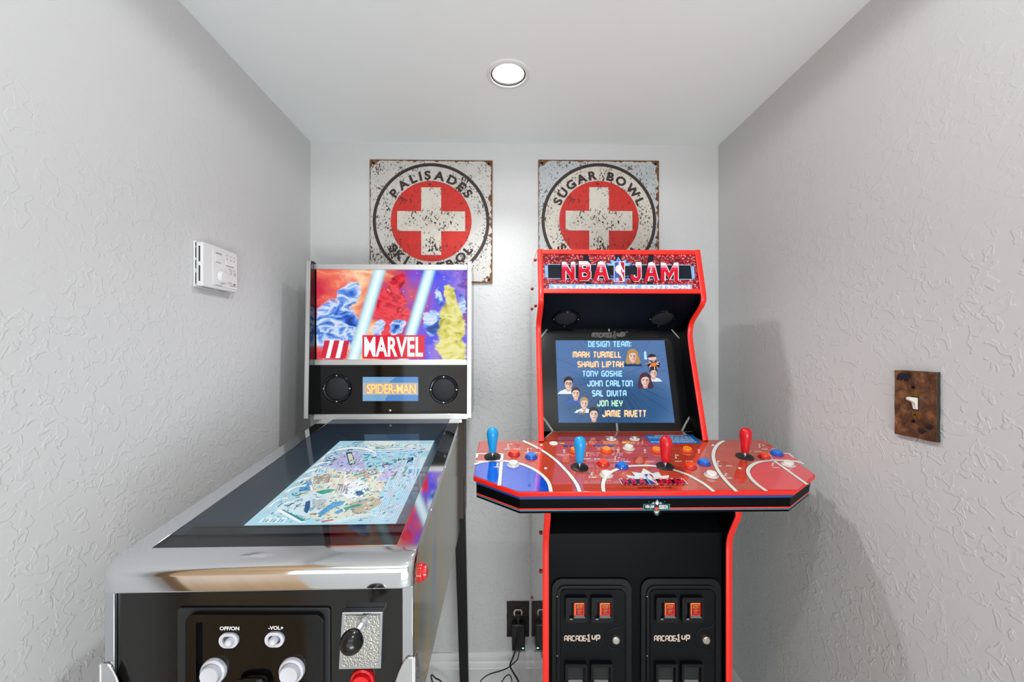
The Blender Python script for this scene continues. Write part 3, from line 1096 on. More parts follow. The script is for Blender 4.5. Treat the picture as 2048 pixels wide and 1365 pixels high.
# glass, apron, sloping surround, playfield display
RP = Surf((-0.354, 0.645, 0.9514), (1, 0, 0), (0, 1, 0.1201), PF)
LP = Surf(Vector((-0.354, 0.645, 0.9514)) - RP.n * 0.036, (1, 0, 0), (0, 1, 0.1201), PF)
AP = Surf(Vector((-0.354, 0.645, 0.9514)) - RP.n * 0.009, (1, 0, 0), (0, 1, 0.1201), PF)
gx0, gx1 = -0.5430 + 0.354, -0.1625 + 0.354
ya = AP.px(560, 1051)[1]
ymax = 0.712
mb = MB()
mb.poly([RP.p(gx0 - .002, 0.006, -0.0012), RP.p(gx1 + .002, 0.006, -0.0012), RP.p(gx1 + .002, ymax, -0.0012), RP.p(gx0 - .002, ymax, -0.0012)], M_glass)
mb.build('glass', PIN, smooth=0, weld=False, label='clear sheet of playfield glass')
mb = MB()
mb.prism([AP.p(gx0, 0.004), AP.p(gx1, 0.004), AP.p(gx1, ya), AP.p(gx0, ya)], AP.n * -0.020, M_apron)
mb.prism([AP.p(gx0, ya - 0.006, 0.0005), AP.p(gx1, ya - 0.006, 0.0005), AP.p(gx1, ya - 0.0045, 0.0005), AP.p(gx0, ya - 0.0045, 0.0005)], AP.n * 0.0008, M_satin)
mb.build('apron', PIN, smooth=0, label='textured black apron panel under the glass')
zc2 = LP.zpt(480, 820, 4.267)
bl, br = zc2(75, 972), zc2(1345, 974)
tl, tr = zc2(845, 262), zc2(1652, 268)
lx0, lx1 = (bl[0] + tl[0]) / 2, (br[0] + tr[0]) / 2
lyt = (tl[1] + tr[1]) / 2
lyb = 0.08
mb = MB()
top = [RP.p(gx0, 0.05, -0.004), RP.p(gx1, 0.05, -0.004), RP.p(gx1, ymax, -0.004), RP.p(gx0, ymax, -0.004)]
bot = [LP.p(lx0, lyb, 0.001), LP.p(lx1, lyb, 0.001), LP.p(lx1, lyt, 0.001), LP.p(lx0, lyt, 0.001)]
for i in range(4):
    j = (i + 1) % 4
    mb.add([top[i], top[j], bot[j], bot[i]], [(0, 1, 2, 3)], M_inner)
mb.build('playfield_surround', PIN, smooth=0, label='dark sloping surround of the playfield')

# playfield picture: flat colours of a lit screen
pal = {k: glow('playfield_' + k, c, s, rough=0.25, spec=0.2) for k, (c, s) in {
    'sky': ('b2e2f2', .95), 'pale': ('d8f0f8', .95), 'white': ('f6fbff', 1.0), 'teal': ('2a98a8', .85), 'deep': ('1d5c96', .8), 'blue': ('5aa8dc', .9),
    'lilac': ('c4c4f0', .94), 'cream': ('e4e8d2', .94), 'sand': ('cdbf9e', .88), 'brown': ('7c6656', .75), 'green': ('3cae8c', .85), 'ink': ('27506c', .7), 'rose': ('d88a8a', .85), 'violet': ('7a74b8', .85)}.items()}
F2 = LP.zoom(480, 820, 4.267)
mb = MB()
mb.poly([LP.p(lx0, lyb), LP.p(lx1, lyb), LP.p(lx1, lyt), LP.p(lx0, lyt)], pal['sky'])


def lane(pts, wdt, mm, h, edge=None):
    q = spl(pts, 5)
    if edge:
        stroke(mb, F2, q, wdt * 2.2 + 3.5, edge, h - 0.00004)
    stroke(mb, F2, q, wdt * 1.7, mm, h)


H = 0.0002
lcd_poly = lambda pts, c, h=H: flat(mb, F2, pts, pal[c], h)
# mid field and lower field
lcd_poly([(560, 640), (640, 520), (820, 500), (1010, 510), (1180, 540), (1240, 640), (1150, 780), (1080, 880), (980, 950), (640, 930), (420, 880), (470, 770)], 'cream')
lcd_poly([(300, 830), (460, 770), (620, 700), (760, 720), (700, 860), (540, 900), (360, 880)], 'pale', H * 1.2)
lcd_poly([(880, 620), (1010, 600), (1090, 640), (1050, 740), (920, 760), (850, 700)], 'white', H * 1.2)
lcd_poly([(940, 800), (1130, 740), (1220, 790), (1080, 880), (960, 900)], 'sand', H * 1.2)
lcd_poly([(990, 520), (1170, 500), (1190, 545), (1060, 590), (960, 570)], 'sand', H * 1.2)
# upper lanes and ramps
lcd_poly([(800, 520), (850, 365), (1000, 350), (1050, 400), (1080, 515), (960, 530)], 'lilac', H * 1.3)
lcd_poly([(905, 368), (955, 362), (988, 462), (932, 478)], 'ink', H * 1.5)
lcd_poly([(916, 378), (950, 374), (976, 450), (938, 462)], 'cream', H * 1.7)
lcd_poly([(700, 420), (770, 390), (850, 410), (850, 450), (770, 500), (690, 480)], 'lilac', H * 1.3)
lcd_poly([(1160, 608), (1225, 520), (1300, 490), (1420, 470), (1460, 470), (1250, 610)], 'lilac', H * 1.3)
lcd_poly([(1285, 600), (1330, 525), (1440, 488), (1400, 545), (1330, 590)], 'green', H * 1.5)
lcd_poly([(1310, 590), (1345, 535), (1415, 500), (1385, 545)], 'cream', H * 1.6)
lcd_poly([(1390, 420), (1480, 405), (1480, 440), (1400, 468)], 'deep', H * 1.4)
lcd_poly([(1210, 470), (1260, 455), (1300, 470), (1270, 495), (1215, 495)], 'violet', H * 1.4)
lcd_poly([(1480, 410), (1600, 400), (1580, 500), (1460, 505)], 'pale', H * 1.3)
lcd_poly([(1440, 510), (1530, 505), (1510, 570), (1430, 580)], 'blue', H * 1.4)
lcd_poly([(960, 300), (1060, 270), (1330, 272), (1310, 320), (1160, 335)], 'pale', H * 1.3)
lcd_poly([(930, 312), (970, 280), (1060, 270), (990, 315)], 'blue', H * 1.4)
lcd_poly([(1380, 300), (1640, 290), (1620, 350), (1460, 345)], 'pale', H * 1.3)
for c in ((1180, 320), (1230, 322)):
    lcd_poly([(c[0] - 25, 318), (c[0], 310), (c[0] + 20, 318), (c[0] + 12, 332), (c[0] - 20, 340)], 'green', H * 1.6)
lcd_poly([(1510, 352), (1545, 340), (1560, 365), (1525, 372)], 'teal', H * 1.6)
lcd_poly([(520, 640), (610, 610), (630, 690), (500, 700)], 'blue', H * 1.3)
lcd_poly([(590, 650), (612, 640), (625, 690), (606, 694)], 'white', H * 1.5)
lcd_poly([(620, 530), (720, 515), (760, 540), (700, 560), (600, 575)], 'pale', H * 1.5)
# bumpers
for bx_, by_, br_ in ((770, 422, 42), (990, 545, 38), (1130, 540, 40), (1090, 680, 34), (1010, 720, 36), (820, 570, 30), (1085, 376, 36), (480, 722, 40)):
    flat(mb, F2, ell(bx_, by_, br_, br_ * .42, 22), pal['teal'], H * 1.9)
    flat(mb, F2, ell(bx_, by_ - 4, br_ * .72, br_ * .28, 20), pal['pale'], H * 2.1)
    flat(mb, F2, ell(bx_, by_ - 5, br_ * .35, br_ * .14, 14), pal['violet'], H * 2.3)
# inserts and small dark strokes of the printed field
rnd = random.Random(21)
for i in range(9):
    y = 560 + i * 9
    stroke(mb, F2, [(632 - i, y), (770 + rnd.uniform(-12, 8), y - 8 + rnd.uniform(-3, 3))], 4.5, pal['brown'], H * 2)
for i in range(9):
    y = 775 + i * 9
    stroke(mb, F2, [(615, y), (735 + rnd.uniform(-14, 6), y - 6)], 3.2, pal['brown'], H * 2)
for i in range(14):
    stroke(mb, F2, [(840 + i * 7, 640 + rnd.uniform(-14, 10)), (822 + i * 7, 700 + rnd.uniform(-10, 20))], 4, pal[('brown', 'sand', 'ink')[i % 3]], H * 2)
names = ['brown', 'sand', 'ink', 'teal', 'deep', 'violet', 'blue', 'green', 'white', 'white', 'pale', 'pale', 'rose', 'cream', 'white', 'teal', 'lilac', 'blue']
for i in range(900):
    y = rnd.uniform(300, 955)
    t = (y - 262) / 710
    xl = 845 - 770 * t + 60
    xr = 1652 - 307 * t - 60
    x = rnd.uniform(xl, xr)
    ln = rnd.uniform(8, 46)
    a = rnd.choice([rnd.gauss(-5, 12), rnd.gauss(-38, 10), rnd.gauss(120, 10)])
    dx, dy = ln * math.cos(R(a)), ln * math.sin(R(a)) * .6
    q = [(x, y), (x + dx * .5 + rnd.uniform(-6, 6), y + dy * .5 + rnd.uniform(-5, 5)), (x + dx, y + dy)]
    stroke(mb, F2, spl(q, 3), rnd.uniform(3.0, 8.5), pal[rnd.choice(names)], H * rnd.uniform(2.2, 2.9))
# generic bright toys
lcd_poly([(640, 705), (700, 690), (760, 680), (820, 682), (780, 705), (700, 725)], 'green', H * 3)
lcd_poly([(880, 840), (1010, 805), (1050, 815), (900, 858)], 'green', H * 3)
lcd_poly([(545, 870), (560, 790), (600, 775), (598, 840), (572, 890)], 'deep', H * 3)
lcd_poly([(800, 880), (870, 845), (880, 870), (830, 895)], 'blue', H * 3)
lcd_poly([(660, 890), (740, 830), (790, 790), (900, 780), (880, 812), (780, 850), (690, 915)], 'blue', H * 2.9)
lcd_poly([(985, 700), (1040, 690), (1060, 725), (1000, 738)], 'deep', H * 3)
# slings, flippers and the drain
lcd_poly([(300, 860), (350, 850), (560, 960), (510, 968)], 'white', H * 3.1)
lcd_poly([(345, 852), (375, 858), (560, 945), (530, 958)], 'teal', H * 3.2)
lcd_poly([(700, 965), (860, 930), (1130, 880), (1140, 905), (900, 965)], 'pale', H * 3.1)
lcd_poly([(690, 955), (790, 935), (800, 948), (700, 968)], 'rose', H * 3.2)
lcd_poly([(150, 965), (250, 900), (350, 930), (390, 968)], 'pale', H * 2.9)
for i in range(10):
    stroke(mb, F2, [(170 + i * 22, 962), (200 + i * 22, 925 + (i % 3) * 8)], 7, pal[('white', 'blue', 'teal')[i % 3]], H * 3.3)
for x in (320, 400, 480):
    stroke(mb, F2, [(x, 835), (x + 42, 800)], 6, pal['ink'], H * 3)
# wire ramps: pairs of white lines
for off in (0, 12, 26):
    lane([(215 + off, 885), (245 + off, 830 - off * .4), (330 + off, 768 - off * .3), (400 + off, 760)], 3.6, pal['white'], H * 3.5, pal['teal'])
for off in (0, 14, 30, 42):
    lane([(365 + off, 765), (375 + off, 715 - off * .3), (450 + off, 668 - off * .2), (560, 655 - off * .3)], 3.4, pal['white'], H * 3.5, pal['teal'])
    lane([(455 + off, 672), (475 + off, 620 - off * .3), (540 + off, 590), (650, 565 - off * .3)], 3.4, pal['white'], H * 3.5, pal['teal'])
    lane([(530 + off, 600), (545 + off, 550 - off * .3), (600 + off, 515), (700, 500 - off * .4)], 3.2, pal['white'], H * 3.5, pal['teal'])
    lane([(605 + off, 520), (625 + off, 485 - off * .3), (680 + off, 455), (770, 455 - off * .3)], 3.2, pal['white'], H * 3.5, pal['teal'])
    lane([(670 + off * .6, 460), (690 + off * .6, 425), (760, 375 - off * .3), (850, 335 + off * .3), (960, 322 + off * .3), (1080, 330 + off * .4), (1160, 368 + off * .2)], 3.2, pal['white'], H * 3.5, pal['deep'])
for off in (0, 16, 36, 50):
    lane([(1120 + off, 968), (1170 + off, 870), (1230 + off * 1.1, 760), (1300 + off, 640), (1350 + off * .7, 530), (1400 + off * .6, 430)], 3.2, pal['white'], H * 3.6, pal['blue'])
    lane([(1265 + off * 1.2, 968), (1330 + off, 840), (1400 + off, 700), (1450 + off * .8, 590), (1490 + off * .6, 470), (1520 + off * .5, 380)], 3.0, pal['white'], H * 3.6, pal['blue'])
for y in (348, 366, 384):
    lane([(1000, y - 12), (1200, y - 4), (1400, y - 16), (1560, y - 34)], 3.4, pal['white'], H * 3.4, pal['blue'])
for off in (0, 14):
    lane([(930 + off, 318), (980, 292 + off), (1100, 285 + off), (1180, 300 + off), (1260, 318 + off), (1380, 318 + off)], 3, pal['white'], H * 3.4, pal['teal'])
lane([(1060, 860), (1170, 880), (1300, 850), (1390, 800)], 3.4, pal['white'], H * 3.7, pal['blue'])
lane([(860, 968), (1010, 930), (1170, 905)], 4, pal['white'], H * 3.7, pal['teal'])
mb.build('playfield_display', PIN, smooth=0, weld=False, label='lit pale blue screen showing a pinball table')

# front corners, legs
for xa, xb in ((PXL - 0.002, PXL + 0.012), (PXR - 0.014, PXR + 0.002)):
    MB().box(xa, xb, 0.6165, 0.6217, 0.70, 0.907, M_chrome2).build('corner_strip', PIN, bevel=0.001)
FP = Surf((-0.354, 0.6218, 0.9), (1, 0, 0), (0, 0, 1), PF)
for sg, xo in ((1, PXL - 0.0035), (-1, PXR + 0.0035)):
    mb = MB()
    prof = [(0, 0.803), (0.008, 0.803), (0.0125, 0.800), (0.017, 0.793), (0.022, 0.782), (0.027, 0.768), (0.030, 0.75), (0.030, 0.66), (0.022, 0.40), (0.020, 0.0), (0, 0.0)]
    mb.prism([(xo + sg * x, 0.6160, z) for x, z in prof], (0, -0.003, 0), M_chrome)
    mb.prism([(xo, 0.6155 + y, z) for y, z in [(-0.003, 0.803), (0.01, 0.803), (0.02, 0.793), (0.028, 0.770), (0.030, 0.66), (0.022, 0.40), (0.020, 0.0), (-0.003, 0.0)]], (sg * -0.003, 0, 0), M_chrome)
    mb.build('leg', PIN, bevel=0.0012, label='chrome front leg')
for sg, xo in ((1, -0.590), (-1, -0.119)):
    mb = MB()
    w0 = 0.038

    def sec(z):
        f = (0.80 - z) / 0.80
        ox = xo - sg * 0.012 * f
        oy = 1.385 + 0.03 * f
        return [(ox, oy, z), (ox + sg * (w0 - .010 * f), oy, z), (ox + sg * (w0 - .010 * f), oy + 0.004, z), (ox + sg * 0.014, oy + 0.004, z), (ox + sg * 0.006, oy + 0.030, z), (ox, oy + 0.030, z)]
    a, b = sec(0.80), sec(0.0)
    k = len(a)
    mb.add(a + b, [tuple(range(k)), tuple(reversed(range(k, 2 * k)))] + [(i, (i + 1) % k, (i + 1) % k + k, i + k) for i in range(k)], M_blk)
    mb.build('leg', PIN, bevel=0.0015, label='black rear leg')

# control door on the front
FZ = FP.zoom(0, 0, 1)


def pxloop(S, pts, h=0.0):
    f = S.zoom(0, 0, 1)
    return [f(x, y, h) for x, y in pts]


door = MB().prism(pxloop(FP, rrect(358, 1214, 662, 1520, 6), 0.0), FP.n * 0.0035, M_satin).build('control_door', PIN, bevel=0.0012)
FPF = Surf((-0.354, 0.6218 - 0.0115, 0.9), (1, 0, 0), (0, 0, 1), PF)
MB().prism(pxloop(FPF, rrect(370, 1231, 646, 1510, 16), 0.0), FPF.n * -0.008, M_gloss, holes=[pxloop(FPF, rrect(391, 1246, 628, 1492, 4), 0.0)]).build('door_frame', door, bevel=0.0032, seg=3, label='raised rounded black frame')
MB().prism(pxloop(FP, rrect(380, 1238, 636, 1496, 4), 0.0030), FP.n * 0.0012, M_gloss).build('door_panel', door)
mb = MB()
text_in(mb, FZ, 'OFF/ON', 443.5, 1257.5, 482.5, 1249.8, M_ink_w, h=0.0046, bold=0.035)
text_in(mb, FZ, '-VOL+', 540, 1256.5, 570, 1248.8, M_ink_w, h=0.0046, bold=0.035)
mb.build('lettering', door, smooth=0, label='white switch lettering')
M_hole = mat('switch_hole', '55555c', rough=0.6)
for (cx_, cy_, kx) in ((463.5, 1275.5, 468.0), (554, 1273.8, 554)):
    def oval(w2, r):
        return [(cx_ + (w2 - r) * (1 if math.cos(R(t)) > 0 else -1) * (abs(math.cos(R(t))) > 1e-6) + r * math.cos(R(t)), cy_ + r * math.sin(R(t))) for t in range(5, 365, 10)]
    sw_ = MB().prism(pxloop(FP, oval(19, 14.5), 0.0042), FP.n * 0.004, M_greybtn, holes=[pxloop(FP, oval(12.5, 8.5), 0.0042)]).build('slide_switch', door, bevel=0.0010)
    MB().poly(pxloop(FP, oval(13.5, 9.5), 0.0045), M_hole).build('switch_well', sw_)
    MB().lathe([(0.0058, 0), (0.0058, 0.008), (0.0048, 0.0105), (0.003, 0.012), (0, 0.0125)], FZ(kx, cy_, 0.0044), FP.n, M_greybtn, n=24).build('switch_knob', sw_)


def push(parent, c, n, m1, m2, r, hgt, name='push_button'):
    b_ = MB().lathe([(r, 0), (r, 0.0025), (r * .96, 0.005), (r * .82, 0.0068), (r * .76, 0.006), (r * .76, 0.002)], c, n, m1, n=40).build(name, parent)
    MB().lathe([(r * .73, 0.002), (r * .73, hgt - .002), (r * .69, hgt), (r * .45, hgt - .0006), (0, hgt - .0012)], c, n, m2, n=40).build('plunger', b_)
    return b_


push(door, FZ(433, 1337, 0.0042), FP.n, M_greybtn, M_greybtn, 0.0185, 0.013)
push(door, FZ(588, 1335.5, 0.0042), FP.n, M_greybtn, M_greybtn, 0.0185, 0.013)
MB().tube(spl3([FZ(482, 1400, 0.012), FZ(484, 1362, 0.012), FZ(489, 1353, 0.012), FZ(499, 1349.5, 0.012), FZ(512, 1349, 0.012), FZ(526, 1348.5, 0.012), FZ(534, 1352, 0.012), FZ(539, 1361, 0.012), FZ(541, 1400, 0.012)], 4), 0.0042, M_gloss, n=12).build('handle', door, smooth=60, label='black pull handle')

# plunger on its hammered plate
FQ = Surf((-0.354, 0.6098, 0.9), (1, 0, 0), (0, 0, 1), PF)
mb = MB()
pq = [(684, 1226), (765.5, 1225), (762, 1338.5), (677, 1340)]
mb.prism(pxloop(FQ, pq, 0.0), FQ.n * -0.012, M_chrome2)
q2 = [(690, 1231), (759.5, 1230), (756.5, 1333), (684, 1334)]
mb.poly(pxloop(FQ, q2, 0.0008), M_hammer)
pl = mb.build('plunger_plate', PIN, bevel=0.0008, smooth=0, label='hammered steel plunger plate')
c0 = pxloop(FQ, [(726, 1247)], 0.0)[0]
kn = PF.atY(703.5, 1284.5, 0.557)
dirv = (kn - c0).normalized()
dist = (kn - c0).length
rodp = [(0.0085, 0.0), (0.0080, 0.004), (0.0055, 0.006), (0.0042, 0.007)]
hh = 0.010
while hh < dist - 0.014:
    rodp += [(0.0042, hh), (0.0056, hh + 0.0007), (0.0056, hh + 0.0015), (0.0042, hh + 0.0022)]
    hh += 0.0034
MB().lathe(rodp, c0, dirv, M_chrome2, n=24).build('plunger_rod', pl, label='chrome rod with spring')
rk = 0.0155
MB().lathe([(rk * math.sin(R(a)), -rk * math.cos(R(a))) for a in range(18, 181, 9)], kn, dirv, mat('knob_black', '0a0a0a', rough=0.2), n=40).build('plunger_knob', pl, label='black ball knob')
push(PIN, FZ(726, 1359, 0.0), FP.n, M_redbtn, M_redbtn, 0.0180, 0.012, name='start_button')
fb = PF.atX(840, 1145, PXR)
push(PIN, fb, (1, 0, 0), M_redbtn, M_redbtn, 0.0150, 0.0115, name='flipper_button')
bp = PF.atX(829.5, 1138, PXR)
MB().lathe([(0.004, 0), (0.0038, 0.0018), (0.0, 0.003)], bp, (1, 0, 0), M_chrome2, n=16).build('bolt', PIN)

# ---- backbox
BBX = -0.355
BS = Surf((BBX, 1.362, 1.05), (1, 0, 0), (0, 0, 1), PF)
BF = BS.zoom(0, 0, 1)
MB().box(-0.604, -0.106, 1.364, 1.478, 1.034, 1.536, M_blk).build('backbox', PIN, bevel=0.002)
for xa, xb, out in ((-0.616, -0.604, -1), (-0.106, -0.094, 1)):
    prof = [(1.312, 1.046), (1.330, 1.535), (1.334, 1.545), (1.345, 1.548), (1.365, 1.545), (1.385, 1.538), (1.48, 1.535), (1.48, 1.046)]
    sp = MB().prism([(xa, y, z) for y, z in prof], (xb - xa, 0, 0), M_gloss).build('backbox_side', PIN, smooth=0)
    e = 0.0015
    xo0, xo1 = (xa - 0.002, xb - 0.001) if out < 0 else (xa + 0.001, xb + 0.002)
    st = MB()
    line = [(1.3105, 1.044), (1.3285, 1.535), (1.3315, 1.546), (1.340, 1.551)]
    vs, fs = [], []
    for y, z in line:
        vs += [(xo0, y, z), (xo1, y, z), (xo1, y + 0.004, z - 0.001), (xo0, y + 0.004, z - 0.001)]
    for i in range(len(line) - 1):
        a = i * 4
        fs += [(a, a + 1, a + 5, a + 4), (a + 1, a + 2, a + 6, a + 5), (a + 2, a + 3, a + 7, a + 6), (a + 3, a, a + 4, a + 7)]
    fs += [(0, 1, 2, 3), (15, 14, 13, 12)]
    st.add(vs, fs, M_alu)
    st.build('edge_strip', sp, label='silver edge strip')


def zpx(v, u=780): return BF(u, v)[2]


def bar(v0, v1, x0, x1, y0, y1, m, name='trim_bar'):
    MB().box(x0, x1, y0, y1, zpx(v1), zpx(v0), m).build(name, PIN, bevel=0.0008, label='silver trim bar')


bar(530.5, 541, -0.604, -0.106, 1.350, 1.366, M_alu)
bar(719.5, 730.5, -0.604, -0.106, 1.352, 1.366, M_alu)
bar(827.5, 838, -0.604, -0.106, 1.348, 1.366, M_alu)
bar(838.6, 845.5, -0.588, -0.125, 1.350, 1.362, M_alu)

# lit backglass: star clouds, light beams and loose bursts of colour
m, N, L, P = newmat('backglass_sky')
P.inputs['Base Color'].default_value = (0, 0, 0, 1)
P.inputs['Roughness'].default_value = 0.06
P.inputs['Specular IOR Level'].default_value = 0.3
tc = N.new('ShaderNodeTexCoord')
sx_ = N.new('ShaderNodeSeparateXYZ')
L.new(tc.outputs['Generated'], sx_.inputs[0])
n1 = N.new('ShaderNodeTexNoise')
n1.inputs['Scale'].default_value = 3.0
n1.inputs['Detail'].default_value = 6
n1.inputs['Distortion'].default_value = 0.8
L.new(tc.outputs['Generated'], n1.inputs['Vector'])
ad = N.new('ShaderNodeMath')
ad.operation = 'MULTIPLY_ADD'
ad.inputs[1].default_value = 0.55
L.new(n1.outputs['Fac'], ad.inputs[0])
ml = N.new('ShaderNodeMath')
ml.operation = 'MULTIPLY_ADD'
ml.inputs[1].default_value = 0.62
ml.inputs[2].default_value = -0.18
L.new(sx_.outputs['X'], ml.inputs[0])
L.new(ml.outputs[0], ad.inputs[2])
rr = ramp(N, [(0.08, 'd0304a'), (0.17, 'f0705a'), (0.24, 'ffd8b0'), (0.30, 'f0906a'), (0.36, 'd04a60'), (0.44, 'a040a0'), (0.50, '7a50dc'), (0.58, '4a50e8'), (0.66, '9a7ae0'), (0.72, '5a40b8'), (0.80, 'c86878'), (0.9, '8a4a80')])
L.new(ad.outputs[0], rr.inputs['Fac'])
vz = N.new('ShaderNodeTexVoronoi')
vz.inputs['Scale'].default_value = 22
L.new(tc.outputs['Generated'], vz.inputs['Vector'])
rs = ramp(N, [(0.0, 1.0), (0.06, 0.8), (0.11, 0.0), (1.0, 0.0)])
L.new(vz.outputs['Distance'], rs.inputs['Fac'])
mx = N.new('ShaderNodeMixRGB')
mx.inputs[2].default_value = lin('f0e4ff')
L.new(rs.outputs['Color'], mx.inputs[0])
L.new(rr.outputs['Color'], mx.inputs[1])
last = mx
# soft masses of colour with ragged edges
wn = N.new('ShaderNodeTexNoise')
wn.inputs['Scale'].default_value = 7.0
wn.inputs['Detail'].default_value = 4
L.new(tc.outputs['Generated'], wn.inputs['Vector'])
wv = N.new('ShaderNodeVectorMath')
wv.operation = 'MULTIPLY_ADD'
wv.inputs[1].default_value = (0.16, 0.0, 0.16)
L.new(wn.outputs['Color'], wv.inputs[0])
L.new(tc.outputs['Generated'], wv.inputs[2])
fold = N.new('ShaderNodeTexNoise')
fold.inputs['Scale'].default_value = 9.0
fold.inputs['Detail'].default_value = 9
fold.inputs['Distortion'].default_value = 0.7
L.new(tc.outputs['Generated'], fold.inputs['Vector'])
BLUES = [(0.30, '101c64'), (0.40, '2c60cc'), (0.48, '7aa8f0'), (0.55, 'dceafc'), (0.62, '6a9ae8'), (0.72, '1c3aa0')]
REDS = [(0.30, '8a1430'), (0.42, 'd8203c'), (0.55, 'f0505a'), (0.66, 'c01c3a'), (0.75, 'ff9a90')]
YELL = [(0.30, '8c8430'), (0.42, 'd8d062'), (0.55, 'f0eaa0'), (0.66, 'c8c050'), (0.75, 'fffad0')]
for cu, cv, ru, rv, cols in ((0.12, 0.36, 0.15, 0.34, BLUES), (0.21, 0.72, 0.062, 0.15, BLUES), (0.13, 0.09, 0.10, 0.13, REDS), (0.48, 0.52, 0.12, 0.30, REDS), (0.53, 0.84, 0.06, 0.10, REDS), (0.40, 0.34, 0.045, 0.10, BLUES), (0.53, 0.36, 0.05, 0.09, BLUES),
                             (0.885, 0.30, 0.115, 0.42, YELL), (0.885, 0.72, 0.05, 0.11, YELL), (0.745, 0.42, 0.06, 0.16, BLUES), (0.975, 0.62, 0.03, 0.10, BLUES), (0.80, 0.70, 0.02, 0.10, BLUES)):
    sb = N.new('ShaderNodeVectorMath')
    sb.operation = 'SUBTRACT'
    sb.inputs[1].default_value = (cu + 0.08, 0, cv + 0.08)
    L.new(wv.outputs[0], sb.inputs[0])
    dv = N.new('ShaderNodeVectorMath')
    dv.operation = 'MULTIPLY'
    dv.inputs[1].default_value = (1 / ru, 0, 1 / rv)
    L.new(sb.outputs[0], dv.inputs[0])
    ln = N.new('ShaderNodeVectorMath')
    ln.operation = 'LENGTH'
    L.new(dv.outputs[0], ln.inputs[0])
    mk = ramp(N, [(0.0, 1.0), (0.86, 1.0), (1.0, 0.0)])
    L.new(ln.outputs['Value'], mk.inputs['Fac'])
    cr = ramp(N, cols)
    L.new(fold.outputs['Fac'], cr.inputs['Fac'])
    m3 = N.new('ShaderNodeMixRGB')
    L.new(mk.outputs['Color'], m3.inputs[0])
    L.new(last.outputs[0], m3.inputs[1])
    L.new(cr.outputs['Color'], m3.inputs[2])
    last = m3
# two slanting beams of pale light, soft at their edges
sz_ = N.new('ShaderNodeSeparateXYZ')
L.new(tc.outputs['Generated'], sz_.inputs[0])
for u0, k_, half, vmin in ((0.240, 0.177, 0.034, -0.1), (0.570, 0.178, 0.032, 0.27)):
    a1 = N.new('ShaderNodeMath')
    a1.operation = 'MULTIPLY_ADD'
    a1.inputs[1].default_value = -k_
    L.new(sz_.outputs['Z'], a1.inputs[0])
    L.new(sz_.outputs['X'], a1.inputs[2])
    a2 = N.new('ShaderNodeMath')
    a2.operation = 'SUBTRACT'
    a2.inputs[1].default_value = u0
    L.new(a1.outputs[0], a2.inputs[0])
    a3 = N.new('ShaderNodeMath')
    a3.operation = 'ABSOLUTE'
    L.new(a2.outputs[0], a3.inputs[0])
    a4 = N.new('ShaderNodeMath')
    a4.operation = 'DIVIDE'
    a4.inputs[1].default_value = half * 1.5
    L.new(a3.outputs[0], a4.inputs[0])
    mk = ramp(N, [(0.0, 1.0), (0.55, 0.95), (0.75, 0.5), (1.0, 0.0)])
    L.new(a4.outputs[0], mk.inputs['Fac'])
    col = ramp(N, [(0.0, 'f4feff'), (0.35, 'd4f8fe'), (0.8, '8cd8f2')])
    L.new(a4.outputs[0], col.inputs['Fac'])
    m3 = N.new('ShaderNodeMixRGB')
    L.new(mk.outputs['Color'], m3.inputs[0])
    L.new(last.outputs[0], m3.inputs[1])
    L.new(col.outputs['Color'], m3.inputs[2])
    last = m3
L.new(last.outputs[0], P.inputs['Emission Color'])
P.inputs['Emission Strength'].default_value = 1.0
M_sky = m
bgp = {k: glow('backglass_' + k, c, s) for k, (c, s) in {
    'navy': ('16309a', .9), 'blue': ('3c78dc', .95), 'steel': ('7ea6e8', .95), 'ice': ('bcd8f6', 1.0), 'white': ('ffffff', 1.0), 'red': ('d8243c', .95), 'crimson': ('a8203c', .85), 'pink': ('ee5a64', .95),
    'yellow': ('e6e078', .95), 'olive': ('b4b04a', .9), 'gold': ('f2ecae', 1.0), 'beam': ('a8ecf6', 1.0), 'beam2': ('e8fcff', 1.05), 'box': ('e0223e', 1.0), 'plum': ('7a3a8a', .9)}.items()}
mb = MB()
mb.poly([BF(x, y, 0.0) for x, y in [(633, 540), (936, 540), (936, 719.5), (633, 719.5)]], M_sky)
scr = mb.build('backglass', PIN, smooth=0, label='lit backglass picture in red, blue and yellow')
FB = BS.zoom(590, 500, 3.792)
mb = MB()
for i, (x0, x1) in enumerate(((205, 245), (245, 275), (275, 318), (318, 352), (352, 392))):
    flat(mb, FB, [(x0 + 20, 690), (x1 + 22, 688), (x1 - 8, 822), (x0 - 12, 822)], bgp[('red', 'white')[i % 2]], 0.0006)
mb.build('picture_stripes', scr, smooth=0, weld=False, label='red and white stripes on the lit screen')
mb = MB()
rect(mb, FB, 514, 648, 986, 826, bgp['box'], 0.0032)
text_in(mb, FB, 'MARVEL', 528, 812, 972, 660, bgp['white'], h=0.0036, bold=0.03, spacing=1.02)
mb.build('lettering', scr, smooth=0, weld=False, label='white title lettering on a red box')

